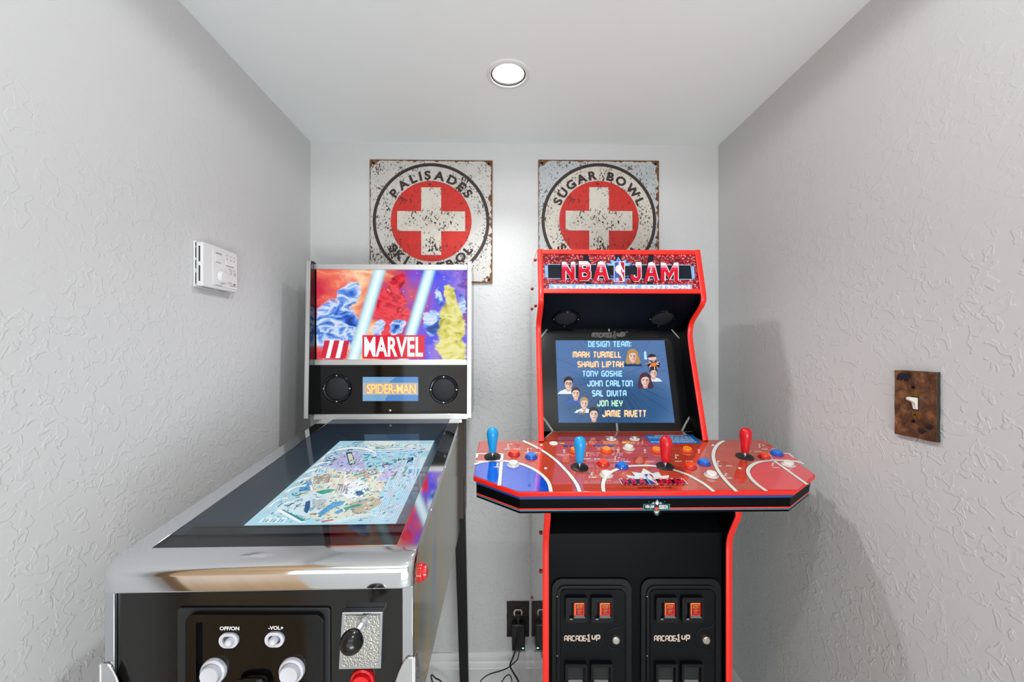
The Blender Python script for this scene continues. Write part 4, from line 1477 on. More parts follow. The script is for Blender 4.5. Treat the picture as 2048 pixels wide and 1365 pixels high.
# speaker panel
MB().box(-0.604, -0.106, 1.358, 1.3638, zpx(828), zpx(730), M_gloss).build('speaker_panel', PIN, smooth=0)
m, N, L, P = newmat('speaker_mesh')
P.inputs['Base Color'].default_value = lin('26282b')
P.inputs['Roughness'].default_value = 0.5
P.inputs['Metallic'].default_value = 0.3
tc = N.new('ShaderNodeTexCoord')
v = N.new('ShaderNodeTexVoronoi')
v.inputs['Scale'].default_value = 520
L.new(tc.outputs['Object'], v.inputs['Vector'])
b = N.new('ShaderNodeBump')
b.inputs['Strength'].default_value = 0.8
b.inputs['Distance'].default_value = 0.001
L.new(v.outputs['Distance'], b.inputs['Height'])
L.new(b.outputs['Normal'], P.inputs['Normal'])
M_mesh = m
M_spring = mat('black_chrome', '2a2c30', rough=0.12, metal=0.8)


def speaker(parent, c, n, ro, ri, e1, e2, ring_m, mesh_m, dep=0.006):
    s_ = MB().lathe([(ro, 0), (ro * .985, dep * .5), (ro * .93, dep), (ri * 1.12, dep), (ri * 1.04, dep * .8), (ri, dep * .2)], c, n, ring_m, n=56, cap0=False, cap1=False).build('speaker', parent)
    MB().lathe([(ri, dep * .3), (ri * .9, dep * .55), (ri * .5, dep * .9), (0, dep)], c, n, mesh_m, n=48, cap0=False).build('speaker_grille', s_)
    for a in (0, 90, 180, 270):
        q = Vector(c) + (Vector(e1) * math.cos(R(a)) + Vector(e2) * math.sin(R(a))) * ((ro * .93 + ri * 1.08) / 2)
        MB().lathe([(0.0026, dep), (0.0024, dep + .0009), (0, dep + .0014)], q, n, M_chrome2, n=10, cap0=False).build('screw', s_)


SPY = Surf((BBX, 1.358, 1.05), (1, 0, 0), (0, 0, 1), PF)
SPF = SPY.zoom(0, 0, 1)
speaker(PIN, SPF(674.6, 777.3), SPY.n, 0.0475, 0.0375, (1, 0, 0), (0, 0, 1), M_spring, M_mesh)
speaker(PIN, SPF(887.5, 779.6), SPY.n, 0.0475, 0.0375, (1, 0, 0), (0, 0, 1), M_spring, M_mesh)
F6 = SPY.zoom(600, 720, 5.689)
g1 = glow('small_screen_blue', '7fb4e2', .85, rough=0.05, spec=0.6)
g2 = glow('small_screen_deep', '4a90d8', .85, rough=0.05, spec=0.6)
g3 = glow('small_screen_band', 'c4c0c0', .85, rough=0.05, spec=0.6)
g4 = glow('letter_orange', 'f2a850', 1.0)
g5 = glow('letter_yellow', 'ffe9a4', 1.0)
mb = MB()
rect(mb, F6, 714, 196, 1346, 470, g1, 0.0006)
flat(mb, F6, [(1000, 400), (1346, 400), (1346, 470), (960, 470)], g2, 0.0008)
flat(mb, F6, [(1090, 196), (1346, 196), (1346, 262), (1010, 262)], g2, 0.0008)
rect(mb, F6, 716, 262, 1344, 398, g3, 0.0009)
sd = mb.build('score_display', PIN, smooth=0, weld=False, label='small lit blue screen between the speakers')
mb = MB()
text_in(mb, F6, 'SPIDER-MAN', 756, 392, 1322, 270, g4, h=0.0012, bold=0.05, spacing=0.9)
text_in(mb, F6, 'SPIDER-MAN', 764, 386, 1318, 276, g5, h=0.0015, bold=0.005, spacing=0.9)
mb.build('lettering', sd, smooth=0, weld=False, label='golden lettering')
MB().lathe([(0.0042, 0), (0.004, 0.0016), (0, 0.0026)], SPF(780, 821.5), SPY.n, M_chrome2, n=14).build('screw', PIN)
# ------------------------------------------------------------------ four player arcade cabinet
ARC = root('arcade_machine', (0.333, 1.2, 0.0))
tag(ARC, 'red and black four player basketball arcade machine with lit marquee', 'arcade machine')
AX0, AX1 = 0.096, 0.570
IX0, IX1 = AX0 + 0.014, AX1 - 0.014
M_tmold = mat('red_edge_moulding', 'f02414', rough=0.35, coat=0.2)
M_tmold_d = mat('red_deck_edge', 'e81c10', rough=0.3, coat=0.3)
M_ablk = mat('arcade_black', '07080a', rough=0.38, spec=0.07)
M_apan = mat('arcade_panel_blue_black', '080c14', rough=0.4, spec=0.1)
M_aside = mat('arcade_side_gloss', '8a8a8a', rough=0.05, coat=1.0)
M_bezel = mat('screen_bezel', '08090b', rough=0.16, spec=0.35)
M_grey = mat('grey_print', '9a9a98', rough=0.4)

FRONT = [(1.186, 1.551), (1.150, 1.420), (1.1475, 1.408), (1.1495, 1.398), (1.160, 1.386), (1.214, 1.350), (1.226, 1.338), (1.2315, 1.322), (1.2335, 1.305), (1.230, 1.285), (1.214, 1.232), (1.137, 1.006)]
LOW = [(1.137, 0.948), (0.978, 0.912), (0.976, 0.860), (1.004, 0.812), (1.0115, 0.797), (1.017, 0.778), (1.018, 0.755), (1.018, 0.0)]
for xa, xb in ((AX0, IX0), (IX1, AX1)):
    prof = FRONT + LOW + [(1.44, 0.0), (1.44, 1.48), (1.38, 1.551)]
    xo_ = xa - 0.0004 if xa < 0.3 else xb + 0.0004
    sp = MB().prism([(xa, y, z) for y, z in prof], (xb - xa, 0, 0), M_ablk).poly([(xo_, y, z) for y, z in prof], M_aside).build('side_panel', ARC, smooth=0, label='glossy cabinet side')

    def molding(line, m):
        mb = MB()
        vs, fs = [], []
        n = len(line)
        for i, (y, z) in enumerate(line):
            a = Vector(line[max(i - 1, 0)])
            b_ = Vector(line[min(i + 1, n - 1)])
            d_ = (b_ - a).normalized()
            nn = Vector((d_.y, -d_.x))          # outward is towards the viewer
            if nn.x > 0:
                nn = -nn
            for xx, off in ((xa - .0006, -0.001), (xa - .0006, 0.0018), (xa + .002, 0.0032), (xb - .002, 0.0032), (xb + .0006, 0.0018), (xb + .0006, -0.001)):
                vs.append((xx, y + nn.x * off, z + nn.y * off))
        for i in range(n - 1):
            for j in range(5):
                p = i * 6 + j
                fs.append((p, p + 1, p + 7, p + 6))
        fs += [tuple(range(6)), tuple(reversed(range((n - 1) * 6, n * 6)))]
        mb.add(vs, fs, m)
        return mb
    molding([(1.40, 1.5505), (1.20, 1.5505)] + FRONT, M_tmold).build('edge_moulding', sp, smooth=50, label='bright red edge moulding')
    molding(LOW[1:], M_tmold).build('edge_moulding', sp, smooth=50, label='bright red edge moulding')

# bolts on the outer left side
for u, v, yy in ((1071, 520, 1.26), (1063.5, 578, 1.40), (1071.5, 612, 1.25), (1063, 618, 1.41), (1081, 1066, 1.07), (1081, 1143, 1.07), (1063, 1196, 1.41)):
    z = RM.atY(u, v, yy).z
    MB().lathe([(0.0055, 0), (0.0055, 0.002), (0.004, 0.0045), (0, 0.0055)], (AX0, yy, z), (-1, 0, 0), mat('copper_bolt', '9a3a22', rough=0.35, metal=0.4) if 'copper_bolt' not in bpy.data.materials else bpy.data.materials['copper_bolt'], n=14).build('bolt', ARC, label='copper coloured bolt cap')

# carcass behind the panels
MB().box(IX0, IX1, 1.20, 1.43, 1.536, 1.546, M_ablk).build('top_panel', ARC)
MB().box(IX0, IX1, 1.42, 1.43, 0.0, 1.536, M_ablk).build('back_panel', ARC)

# marquee between two red bars
MO = Vector((0.333, 1.1855, 1.5365))
mdir = Vector((0, 0.0345, 0.1065)).normalized()
MS = Surf((0.333, 1.157, 1.431), (1, 0, 0), (0, 0.0345, 0.1225), RM)


def slab(S, u0, v0, u1, v1, x0, x1, dep, m, name, parent, bevel=0.0008, label=None):
    ya_ = S.px((u0 + u1) / 2, v0)[1]
    yb_ = S.px((u0 + u1) / 2, v1)[1]
    ox = S.O.x
    return MB().prism([S.p(x0 - ox, ya_), S.p(x1 - ox, ya_), S.p(x1 - ox, yb_), S.p(x0 - ox, yb_)], S.n * dep, m).build(name, parent, bevel=bevel, label=label)


slab(MS, 1085, 501.8, 1400, 510, IX0, IX1, 0.006, M_tmold, 'marquee_rail', ARC, label='red rail above the marquee')
slab(MS, 1085, 579.6, 1400, 588.0, IX0, IX1, 0.006, M_tmold, 'marquee_rail', ARC, label='red rail below the marquee')

# printed leather of a basketball, lit from behind
m, N, L, P = newmat('marquee_leather')
P.inputs['Base Color'].default_value = (0, 0, 0, 1)
P.inputs['Roughness'].default_value = 0.15
tc = N.new('ShaderNodeTexCoord')
v = N.new('ShaderNodeTexVoronoi')
v.inputs['Scale'].default_value = 165
L.new(tc.outputs['Object'], v.inputs['Vector'])
rv = ramp(N, [(0.0, 'ffeae6'), (0.25, 'f08080'), (0.45, 'c02436'), (0.8, '5c0a16')])
L.new(v.outputs['Distance'], rv.inputs['Fac'])
n = N.new('ShaderNodeTexNoise')
n.inputs['Scale'].default_value = 9
L.new(tc.outputs['Object'], n.inputs['Vector'])
rn = ramp(N, [(0.3, 0.55), (0.7, 1.25)])
L.new(n.outputs['Fac'], rn.inputs['Fac'])
mm = N.new('ShaderNodeMixRGB')
mm.blend_type = 'MULTIPLY'
mm.inputs[0].default_value = 1
L.new(rv.outputs['Color'], mm.inputs[1])
L.new(rn.outputs['Color'], mm.inputs[2])
L.new(mm.outputs[0], P.inputs['Emission Color'])
P.inputs['Emission Strength'].default_value = 1.15
M_leather = m
gk = {k: glow('marquee_' + k, c, s, rough=0.15) for k, (c, s) in {
    'navy': ('141c2c', .8), 'blue': ('5a96e4', .95), 'pale': ('a4d2f8', .98), 'white': ('fbf6fa', 1.0), 'red': ('e4062e', .98), 'redtop': ('f49aa8', 1.0), 'pinkmid': ('f02a5a', 1.0), 'logo_blue': ('4a66c0', .95), 'logo_red': ('d01838', .95), 'ink': ('0c1626', .5)}.items()}
MF = MS.zoom(1080, 500, 6.206)
ox = MS.O.x
mb = MB()
yt, yb_ = MS.px(1240, 508)[1], MS.px(1240, 582)[1]
mb.prism([MS.p(IX0 - ox, yb_), MS.p(IX1 - ox, yb_), MS.p(IX1 - ox, yt), MS.p(IX0 - ox, yt)], MS.n * -0.004, M_leather)
h1, h2, h3, h4 = 0.0003, 0.0006, 0.0009, 0.0012
for q in ([(530, 62), (600, 62), (625, 165), (545, 165)], [(930, 62), (1015, 62), (1010, 150), (935, 150)], [(1345, 62), (1415, 62), (1395, 165), (1330, 165)], [(560, 400), (640, 400), (640, 432), (570, 432)], [(1330, 400), (1410, 400), (1405, 432), (1320, 432)]):
    flat(mb, MF, q, gk['navy'], h1)
for q in ([(440, 75), (525, 75), (535, 160), (450, 165)], [(690, 70), (920, 70), (925, 110), (700, 120)], [(1020, 70), (1180, 75), (1170, 120), (1040, 130)], [(1425, 85), (1500, 85), (1470, 170), (1410, 160)]):
    pass
flat(mb, MF, [(52, 192), (98, 192), (98, 350), (62, 350)], gk['blue'], h1)
flat(mb, MF, [(62, 200), (92, 200), (92, 342), (70, 342)], gk['pale'], h2)
flat(mb, MF, [(1878, 202), (1912, 202), (1926, 358), (1890, 358)], gk['blue'], h1)
flat(mb, MF, [(1884, 210), (1906, 210), (1917, 350), (1895, 350)], gk['pale'], h2)
flat(mb, MF, [(92, 178), (1872, 186), (1893, 372), (96, 362)], gk['pale'], h1)
flat(mb, MF, [(98, 186), (1866, 194), (1886, 364), (102, 354)], gk['navy'], h2)
star = [(790, 162), (872, 176), (855, 108), (935, 140), (970, 72), (1012, 138), (1085, 112), (1080, 165), (1160, 158), (1130, 200), (820, 196)]
flat(mb, MF, star, gk['ink'], h2)
cxs, cys = 970, 160


def inset(q, f): return [(cxs + (x - cxs) * f, cys + 6 + (y - cys) * f) for x, y in q]


flat(mb, MF, inset(star, .93), gk['blue'], h3)
flat(mb, MF, inset(star, .80), gk['pale'], h4)
flat(mb, MF, inset([(900, 150), (935, 146), (970, 84), (1008, 146), (1045, 150)], .84), gk['blue'], h4 + .0001)
flat(mb, MF, [(108, 424), (1884, 434), (1890, 503), (112, 495)], gk['pale'], h2)
stroke(mb, MF, [(108, 426), (1884, 436)], 6, gk['blue'], h3)
# hoop below the logo
for q in ([(872, 325), (985, 338), (1105, 328)], [(885, 335), (935, 425)], [(1095, 338), (1050, 428)], [(935, 425), (1050, 428)], [(905, 365), (960, 425)], [(1078, 368), (1025, 426)]):
    stroke(mb, MF, spl(q, 4), 8, gk['blue'], h3)
mq = mb.build('marquee', ARC, smooth=0, weld=False, label='lit marquee printed with red basketball leather')
mb = MB()
# big letters: dark edge, white edge, then red fading to white at the top
LET = [('n', 268, 430), ('b', 478, 625), ('a', 660, 850), ('j', 1122, 1256), ('a', 1290, 1465), ('m', 1488, 1716)]
for ch, x0, x1 in LET:
    tp, bt = (148, 388) if x0 < 1000 else (158, 396)
    block_in(mb, MF, ch, x0 - 6, bt + 6, x1 + 6, tp - 6, gk['ink'], h=0.0016, th=1.95, grow=0.45)
    block_in(mb, MF, ch, x0 + 5, bt, x1 + 5, tp, gk['white'], h=0.0019, th=1.75, grow=0.25)
# the face of each letter in bands of print
for ch, x0, x1 in LET:
    tp, bt = (148, 388) if x0 < 1000 else (158, 396)
    tmp = MB()
    block_in(tmp, lambda x, y, h=0.0: Vector((x, y, h)), ch, x0, bt, x1, tp, gk['red'], h=0.0, th=1.5)
    cuts = [bt + 20, tp + (bt - tp) * .40, tp + (bt - tp) * .28, tp + (bt - tp) * .17, tp - 20]
    mats_ = [gk['red'], gk['pinkmid'], gk['redtop'], gk['white']]
    for f in tmp.f:
        q = [(tmp.v[i].x, tmp.v[i].y) for i in f]
        for bi in range(4):
            hi, lo = cuts[bi], cuts[bi + 1]

            def clip(q, lim, keep_less):
                out = []
                for i in range(len(q)):
                    a_, b_ = q[i], q[(i + 1) % len(q)]
                    ia = (a_[1] <= lim) if keep_less else (a_[1] >= lim)
                    ib = (b_[1] <= lim) if keep_less else (b_[1] >= lim)
                    if ia:
                        out.append(a_)
                    if ia != ib:
                        t = (lim - a_[1]) / (b_[1] - a_[1])
                        out.append((a_[0] + (b_[0] - a_[0]) * t, lim))
                return out
            c_ = clip(q, hi, True)
            if len(c_) > 2:
                c_ = clip(c_, lo, False)
            if len(c_) > 2:
                mb.add([MF(x, y, 0.0022 + 0.00001 * bi) for x, y in c_], [list(range(len(c_)))], mats_[bi])
text_in(mb, MF, 'TOURNAMENT EDITION', 143, 497, 1870, 443, gk['ink'], h=0.0010, bold=0.03)
text_in(mb, MF, 'TOURNAMENT EDITION', 139, 493, 1866, 440, gk['white'], h=0.0013, bold=0.05)
mb.build('lettering', mq, smooth=0, weld=False, label='big red and white title lettering')


def player_logo(mb, F, x0, y0, x1, y1, h, blue, red, white, txt=True, shear=0.0):
    """upright badge, blue and red halves with a white dribbling player; (x0, y0) upper left"""
    W_, H_ = x1 - x0, y1 - y0

    def T(a, b_): return (x0 + a * W_ + shear * (b_ - .5) * H_, y0 + b_ * H_)
    rr_ = [T(a, b_) for a, b_ in rrect(0, 0, 1, 1, 0.13, 4)]
    flat(mb, F, rr_, white, h)
    left = [T(a, b_) for a, b_ in [(0.06, 0.08), (0.12, 0.03), (0.50, 0.03), (0.50, 0.97), (0.12, 0.97), (0.06, 0.92)]]
    right = [T(a, b_) for a, b_ in [(0.50, 0.03), (0.88, 0.03), (0.94, 0.08), (0.94, 0.92), (0.88, 0.97), (0.50, 0.97)]]
    flat(mb, F, left, blue, h + .0002)
    flat(mb, F, right, red, h + .0002)
    fig = [(0.50, 0.05), (0.60, 0.06), (0.64, 0.11), (0.61, 0.165), (0.66, 0.20), (0.74, 0.27), (0.80, 0.37), (0.90, 0.44), (0.92, 0.50), (0.84, 0.545), (0.76, 0.52), (0.74, 0.45), (0.66, 0.38), (0.64, 0.47), (0.70, 0.58), (0.80, 0.68), (0.86, 0.80), (0.90, 0.95), (0.80, 0.97), (0.74, 0.84), (0.62, 0.72), (0.46, 0.62), (0.26, 0.55), (0.16, 0.47), (0.10, 0.38), (0.16, 0.34), (0.12, 0.30), (0.24, 0.22), (0.40, 0.18), (0.43, 0.14), (0.42, 0.08)]
    flat(mb, F, [T(a, b_) for a, b_ in fig], white, h + .0004)
    flat(mb, F, [T(a, b_) for a, b_ in ell(0.33, 0.72, 0.0, 0.0, 3)], white, h + .0004) if False else None
    if txt:
        text_in(mb, F, 'NBA', *T(0.14, 0.95), *T(0.48, 0.80), white, h=h + .0004, bold=0.02)


mb = MB()
player_logo(mb, MF, 914, 150, 1052, 402, 0.0024, gk['logo_blue'], gk['logo_red'], gk['white'])
mb.build('emblem', mq, smooth=0, weld=False, label='blue and red emblem with a white player')

# speaker board sloping back under the marquee
SO_ = Vector((0.333, 1.152, 1.4175))
S2 = Surf(Vector((0.333, 1.303, 1.3275)), (1, 0, 0), SO_ - Vector((0.333, 1.303, 1.3275)), RM)
ln_ = (SO_ - Vector((0.333, 1.303, 1.3275))).length
hw = (IX1 - IX0) / 2
MB().prism([S2.p(-hw, 0), S2.p(hw, 0), S2.p(hw, ln_), S2.p(-hw, ln_)], S2.n * -0.006, M_apan).build('speaker_board', ARC, smooth=0)
SF = S2.zoom(0, 0, 1)
for u in (1131.8, 1324.5):
    c = SF(u, 637, 0.0)
    speaker(ARC, c, S2.n, 0.043, 0.033, S2.ex, S2.ey, M_ablk, M_mesh, dep=0.004)

# screen bezel
BO = Vector((0.333, 1.2106, 1.019))
BT = Vector((0.333, 1.303, 1.3275))
B2 = Surf(BO, (1, 0, 0), BT - BO, RM)
bl_ = (BT - BO).length
bz = MB().prism([B2.p(-hw, 0), B2.p(hw, 0), B2.p(hw, bl_), B2.p(-hw, bl_)], B2.n * -0.006, M_bezel).build('screen_bezel', ARC, smooth=0, label='glossy black screen bezel')
BP = B2.zoom(0, 0, 1)
mb = MB()
S0 = lambda u, v: B2.px(u, v)


def bst(pts, w_, m_, h=0.0004):
    stroke(mb, B2.p, [S0(u, v) for u, v in pts], w_, m_, h)


bst([(1094, 659.5), (1080.5, 676)], 0.0045, M_grey)
bst([(1343, 659.5), (1361, 680)], 0.0045, M_grey)
bst([(1217.7, 657.5), (1217.9, 663.5)], 0.005, M_grey)
bst(spl([(1085, 834), (1091, 842), (1098, 852), (1105.5, 863)]), 0.0055, M_grey)
bst([(1233.3, 847), (1234.8, 863)], 0.0055, M_grey)
bst(spl([(1383.5, 829), (1377, 838), (1370, 850), (1364, 863)]), 0.0055, M_grey)
mb.build('court_lines', bz, smooth=0, label='pale grey printed line segments')
mb = MB()
Z5 = B2.zoom(1060, 640, 5.389)
M_outl = mat('logo_outline', 'c8c4c0', rough=0.4)
M_lblk = mat('logo_black', '080808', rough=0.4)


def arcade_logo(mb, F, x0, yb, x1, yt, fill, outline, h, dx=1.0, tm=True):
    W_ = x1 - x0
    H_ = yb - yt
    a, b_, c_ = x0 + W_ * .60, x0 + W_ * .73, x0 + W_ * .98
    for grow, col, hh in ((0.75, outline, h), (0.0, fill, h + .0003)):
        if col is None:
            continue
        block_in(mb, F, 'ARCADE', x0, yb, a, yt + H_ * .18, col, h=hh, th=1.3, gap=1.55, grow=grow)
        block_in(mb, F, '1', a + W_ * .012, yb + H_ * .06, b_, yt, col, h=hh, th=1.5, grow=grow)
        block_in(mb, F, 'up', b_ + W_ * .015, yb + H_ * .02, c_, yt + H_ * .08, col, h=hh, th=1.3, grow=grow)
        stroke(mb, F, [(a - W_ * .01, yb - H_ * .30), (a + W_ * .035, yb - H_ * .30)], H_ * .22 * (1 + grow * .35), col, hh)
    if tm:
        text_in(mb, F, 'TM', x1, yt + H_ * .12, x1 + W_ * .06, yt - H_ * .04, outline or fill, h=h + .0003)


arcade_logo(mb, Z5, 668, 190, 1030, 132, M_lblk, M_outl, 0.0005)
mb.build('lettering', bz, smooth=0, weld=False, label='outlined lettering above the screen')

# lit game screen
gs = {k: glow('screen_' + k, c, s, rough=0.08, spec=0.35) for k, (c, s) in {
    'ray': ('3a78ac', .8), 'dark': ('0e2038', .7), 'cyan': ('b4e6ff', 1.0), 'cyan_edge': ('3a9ad8', .9), 'cream': ('ffe4b8', 1.0), 'orange': ('e0902c', .95), 'orange_edge': ('8a4a20', .7), 'mint': ('ccf6dc', 1.0), 'teal': ('2aa088', .9), 'white': ('f4f0f4', 1.0),
    'skin': ('f0cfc4', .95), 'skin2': ('d8a890', .9), 'blond': ('c89a5a', .85), 'blond2': ('ecd09a', .95), 'brown': ('4a2c2c', .6), 'plum': ('5a3048', .7), 'black': ('181420', .5), 'shirt': ('e8eef6', 1.0), 'navy': ('12406a', .8), 'blueshirt': ('2a5cc0', .9), 'fire': ('ee7a2c', 1.0), 'red': ('d03a34', .9), 'green': ('4aa050', .9)}.items()}
m, N, L, P = newmat('screen_field')
P.inputs['Base Color'].default_value = (0, 0, 0, 1)
P.inputs['Roughness'].default_value = 0.08
P.inputs['Specular IOR Level'].default_value = 0.35
tc = N.new('ShaderNodeTexCoord')
mp = N.new('ShaderNodeMapping')
mp.inputs['Location'].default_value = (-0.48, 0, -0.42)
L.new(tc.outputs['Generated'], mp.inputs['Vector'])
gr = N.new('ShaderNodeVectorMath')
gr.operation = 'LENGTH'
L.new(mp.outputs['Vector'], gr.inputs[0])
rg = ramp(N, [(0.0, '1a4668'), (0.30, '1f4e7c'), (0.50, '2f6096'), (0.70, '5a80b8')])
L.new(gr.outputs['Value'], rg.inputs['Fac'])
L.new(rg.outputs['Color'], P.inputs['Emission Color'])
P.inputs['Emission Strength'].default_value = 0.85
mb = MB()
flat(mb, Z5, [(275, 222), (1447, 222), (1560, 1111), (308, 1111)], m, 0.0005)
rnd = random.Random(3)
for i in range(110):
    a = 360 * i / 110 + rnd.uniform(-1, 1)
    r0, r1 = rnd.uniform(150, 330), rnd.uniform(380, 760)
    x0, y0 = 900 + r0 * math.cos(R(a)), 640 + r0 * .85 * math.sin(R(a))
    x1, y1 = 900 + r1 * math.cos(R(a + 5)), 640 + r1 * .85 * math.sin(R(a + 5))
    fy = lambda y: min(max(y, 226), 1106)

    def fx(x, y):
        t = (y - 222) / 889
        return min(max(x, 278 + 33 * t), 1442 + 113 * t)
    y0, y1 = fy(y0), fy(y1)
    stroke(mb, Z5, [(fx(x0, y0), y0), (fx(x1, y1), y1)], 2.2, gs['ray'] if i % 3 else gs['dark'], 0.0006)
scr = mb.build('game_screen', ARC, smooth=0, weld=False, label='lit blue screen listing a design team')
mb = MB()
for s_, x0, x1, yt_, yb2, c, e in (('DESIGN TEAM:', 625, 1092, 233, 295, 'cyan', 'cyan_edge'), ('MARK TURMELL', 459, 984, 344, 410, 'cream', 'orange'), ('SHAWN LIPTAK', 509, 1010, 449, 514, 'cream', 'orange'), ('TONY GOSKIE', 562, 998, 551, 614, 'cyan', 'cyan_edge'),
                                   ('JOHN CARLTON', 615, 1108, 655, 721, 'cyan', 'cyan_edge'), ('SAL DIVITA', 666, 1040, 761, 828, 'cyan', 'cyan_edge'), ('JON HEY', 722, 998, 869, 935, 'mint', 'teal'), ('JAMIE RIVETT', 777, 1254, 976, 1049, 'cream', 'orange')):
    block_in(mb, Z5, s_, x0, yb2 + 3, x1, yt_ - 1, gs[e], h=0.0009, th=1.75, gap=2.0, grow=0.25)
    block_in(mb, Z5, s_, x0, yb2, x1, yt_ - 2, gs[c], h=0.0011, th=1.55, gap=2.2)
mb.build('lettering', scr, smooth=0, weld=False, label='cream and pale blue block lettering')


def portrait(cx_, cy_, s, hair, style, shirt, h, skin='skin', glasses=False, mouth=True, Z5=Z5):
    """a small printed head and shoulders; s is half the face height"""
    mb = MB()
    if shirt:
        flat(mb, Z5, [(cx_ - 2.0 * s, cy_ + 1.85 * s), (cx_ - 1.5 * s, cy_ + 1.35 * s), (cx_ - .5 * s, cy_ + .95 * s), (cx_ + .5 * s, cy_ + .95 * s), (cx_ + 1.4 * s, cy_ + 1.3 * s), (cx_ + 1.9 * s, cy_ + 1.85 * s)], gs[shirt], h)
    if style == 'long':
        flat(mb, Z5, [(cx_ - .5 * s, cy_ - 1.3 * s), (cx_ + .3 * s, cy_ - 1.4 * s), (cx_ + .9 * s, cy_ - .9 * s), (cx_ + 1.1 * s, cy_), (cx_ + 1.5 * s, cy_ + 1.0 * s), (cx_ + 1.2 * s, cy_ + 1.5 * s), (cx_ + .4 * s, cy_ + 1.35 * s), (cx_ - .4 * s, cy_ + 1.35 * s), (cx_ - 1.1 * s, cy_ + 1.5 * s), (cx_ - 1.3 * s, cy_ + .8 * s), (cx_ - 1.05 * s, cy_ - .3 * s), (cx_ - .9 * s, cy_ - .9 * s)], gs[hair], h + .0002)
    flat(mb, Z5, [(cx_ - .35 * s, cy_ + .4 * s), (cx_ + .4 * s, cy_ + .4 * s), (cx_ + .45 * s, cy_ + 1.25 * s), (cx_, cy_ + 1.45 * s), (cx_ - .4 * s, cy_ + 1.25 * s)], gs['skin2'], h + .0003)
    if style != 'long':
        flat(mb, Z5, ell(cx_ - .02 * s, cy_ - .38 * s, .86 * s, .92 * s, 20), gs[hair], h + .0003)
    flat(mb, Z5, [(cx_ + .70 * s * math.cos(R(t)) * (1 - .18 * max(0, math.sin(R(t)))), cy_ + .12 * s + .95 * s * math.sin(R(t))) for t in range(0, 360, 15)], gs[skin], h + .0005)
    flat(mb, Z5, [(cx_ - .72 * s, cy_ - .25 * s), (cx_ - .5 * s, cy_ - .95 * s), (cx_ + .4 * s, cy_ - 1.0 * s), (cx_ + .74 * s, cy_ - .3 * s), (cx_ + .3 * s, cy_ - .62 * s), (cx_ - .3 * s, cy_ - .58 * s)], gs[hair], h + .0007)
    flat(mb, Z5, [(cx_ + .12 * s, cy_ - .1 * s), (cx_ + .66 * s, cy_ - .2 * s), (cx_ + .55 * s, cy_ + .55 * s), (cx_ + .2 * s, cy_ + .9 * s)], gs['skin2'], h + .0006)
    for dx in (-.30, .30):
        stroke(mb, Z5, [(cx_ + (dx - .17) * s, cy_ - .16 * s), (cx_ + (dx + .17) * s, cy_ - .18 * s)], .10 * s, gs['black'], h + .0008)
        flat(mb, Z5, ell(cx_ + dx * s, cy_ + .02 * s, .13 * s, .06 * s, 8), gs['black'], h + .0008)
        if glasses:
            stroke(mb, Z5, rrect(cx_ + (dx - .25) * s, cy_ - .12 * s, cx_ + (dx + .25) * s, cy_ + .20 * s, .08 * s, 2), .06 * s, gs['black'], h + .0009, closed=True)
    stroke(mb, Z5, [(cx_ + .02 * s, cy_ + .05 * s), (cx_ + .10 * s, cy_ + .38 * s), (cx_ - .06 * s, cy_ + .40 * s)], .07 * s, gs['skin2'], h + .0008)
    if mouth:
        stroke(mb, Z5, [(cx_ - .25 * s, cy_ + .64 * s), (cx_ + .22 * s, cy_ + .62 * s)], .09 * s, gs['red'], h + .0008)
    return mb


portrait(1105, 395, 58, 'blond', 'long', 'navy', 0.0008).build('portrait', scr, smooth=0, weld=False, label='small picture of a person with long fair hair')
mb = portrait(1330, 575, 50, 'brown', 'short', 'shirt', 0.0008, mouth=False)
flat(mb, Z5, [(1268, 470), (1340, 450), (1400, 470), (1390, 520), (1270, 520)], gs['dark'], 0.0020)
for i in range(16):
    a = R(i * 22.5 + 8)
    stroke(mb, Z5, [(1328 + 30 * math.cos(a), 478 + 22 * math.sin(a)), (1328 + (58 + i % 3 * 16) * math.cos(a), 478 + (40 + i % 4 * 8) * math.sin(a))], 7, gs[('white', 'black', 'fire')[i % 3]], 0.0022)
flat(mb, Z5, [(1296, 490), (1310, 466), (1345, 462), (1362, 488), (1345, 506), (1310, 506)], gs['fire'], 0.0024)
flat(mb, Z5, ell(1312, 400, 44, 30, 18), gs['brown'], 0.0020)
flat(mb, Z5, [(1270, 410), (1354, 402), (1358, 432), (1280, 440)], gs['skin'], 0.0022)
flat(mb, Z5, [(1228, 425), (1226, 350), (1238, 338), (1250, 350), (1254, 405), (1264, 420), (1250, 434)], gs['cyan'], 0.0020)
mb.build('portrait', scr, smooth=0, weld=False, label='small picture of a person with bursting head')
portrait(1240, 655, 62, 'plum', 'long', None, 0.0008).build('portrait', scr, smooth=0, weld=False, label='small picture of a person with long brown hair')
portrait(415, 690, 60, 'brown', 'short', 'shirt', 0.0008, glasses=True).build('portrait', scr, smooth=0, weld=False, label='small picture of a person in glasses')
portrait(492, 795, 56, 'brown', 'short', 'blueshirt', 0.0014).build('portrait', scr, smooth=0, weld=False, label='small picture of a person in a blue shirt')
mb = portrait(582, 905, 54, 'blond', 'short', 'shirt', 0.0020)
rnd = random.Random(9)
for i in range(14):
    x, y = rnd.uniform(520, 600), rnd.uniform(985, 1025)
    flat(mb, Z5, ell(x, y, 8, 7, 7), gs[('red', 'green', 'blueshirt')[i % 3]], 0.0031)
mb.build('portrait', scr, smooth=0, weld=False, label='small picture of a person in a flowered shirt')
mb = portrait(685, 1020, 62, 'black', 'short', None, 0.0026, Z5=lambda x, y, h=0.0: Z5(x, min(y, 1109), h))
mb.build('portrait', scr, smooth=0, weld=False, label='small picture of a person with dark short hair')
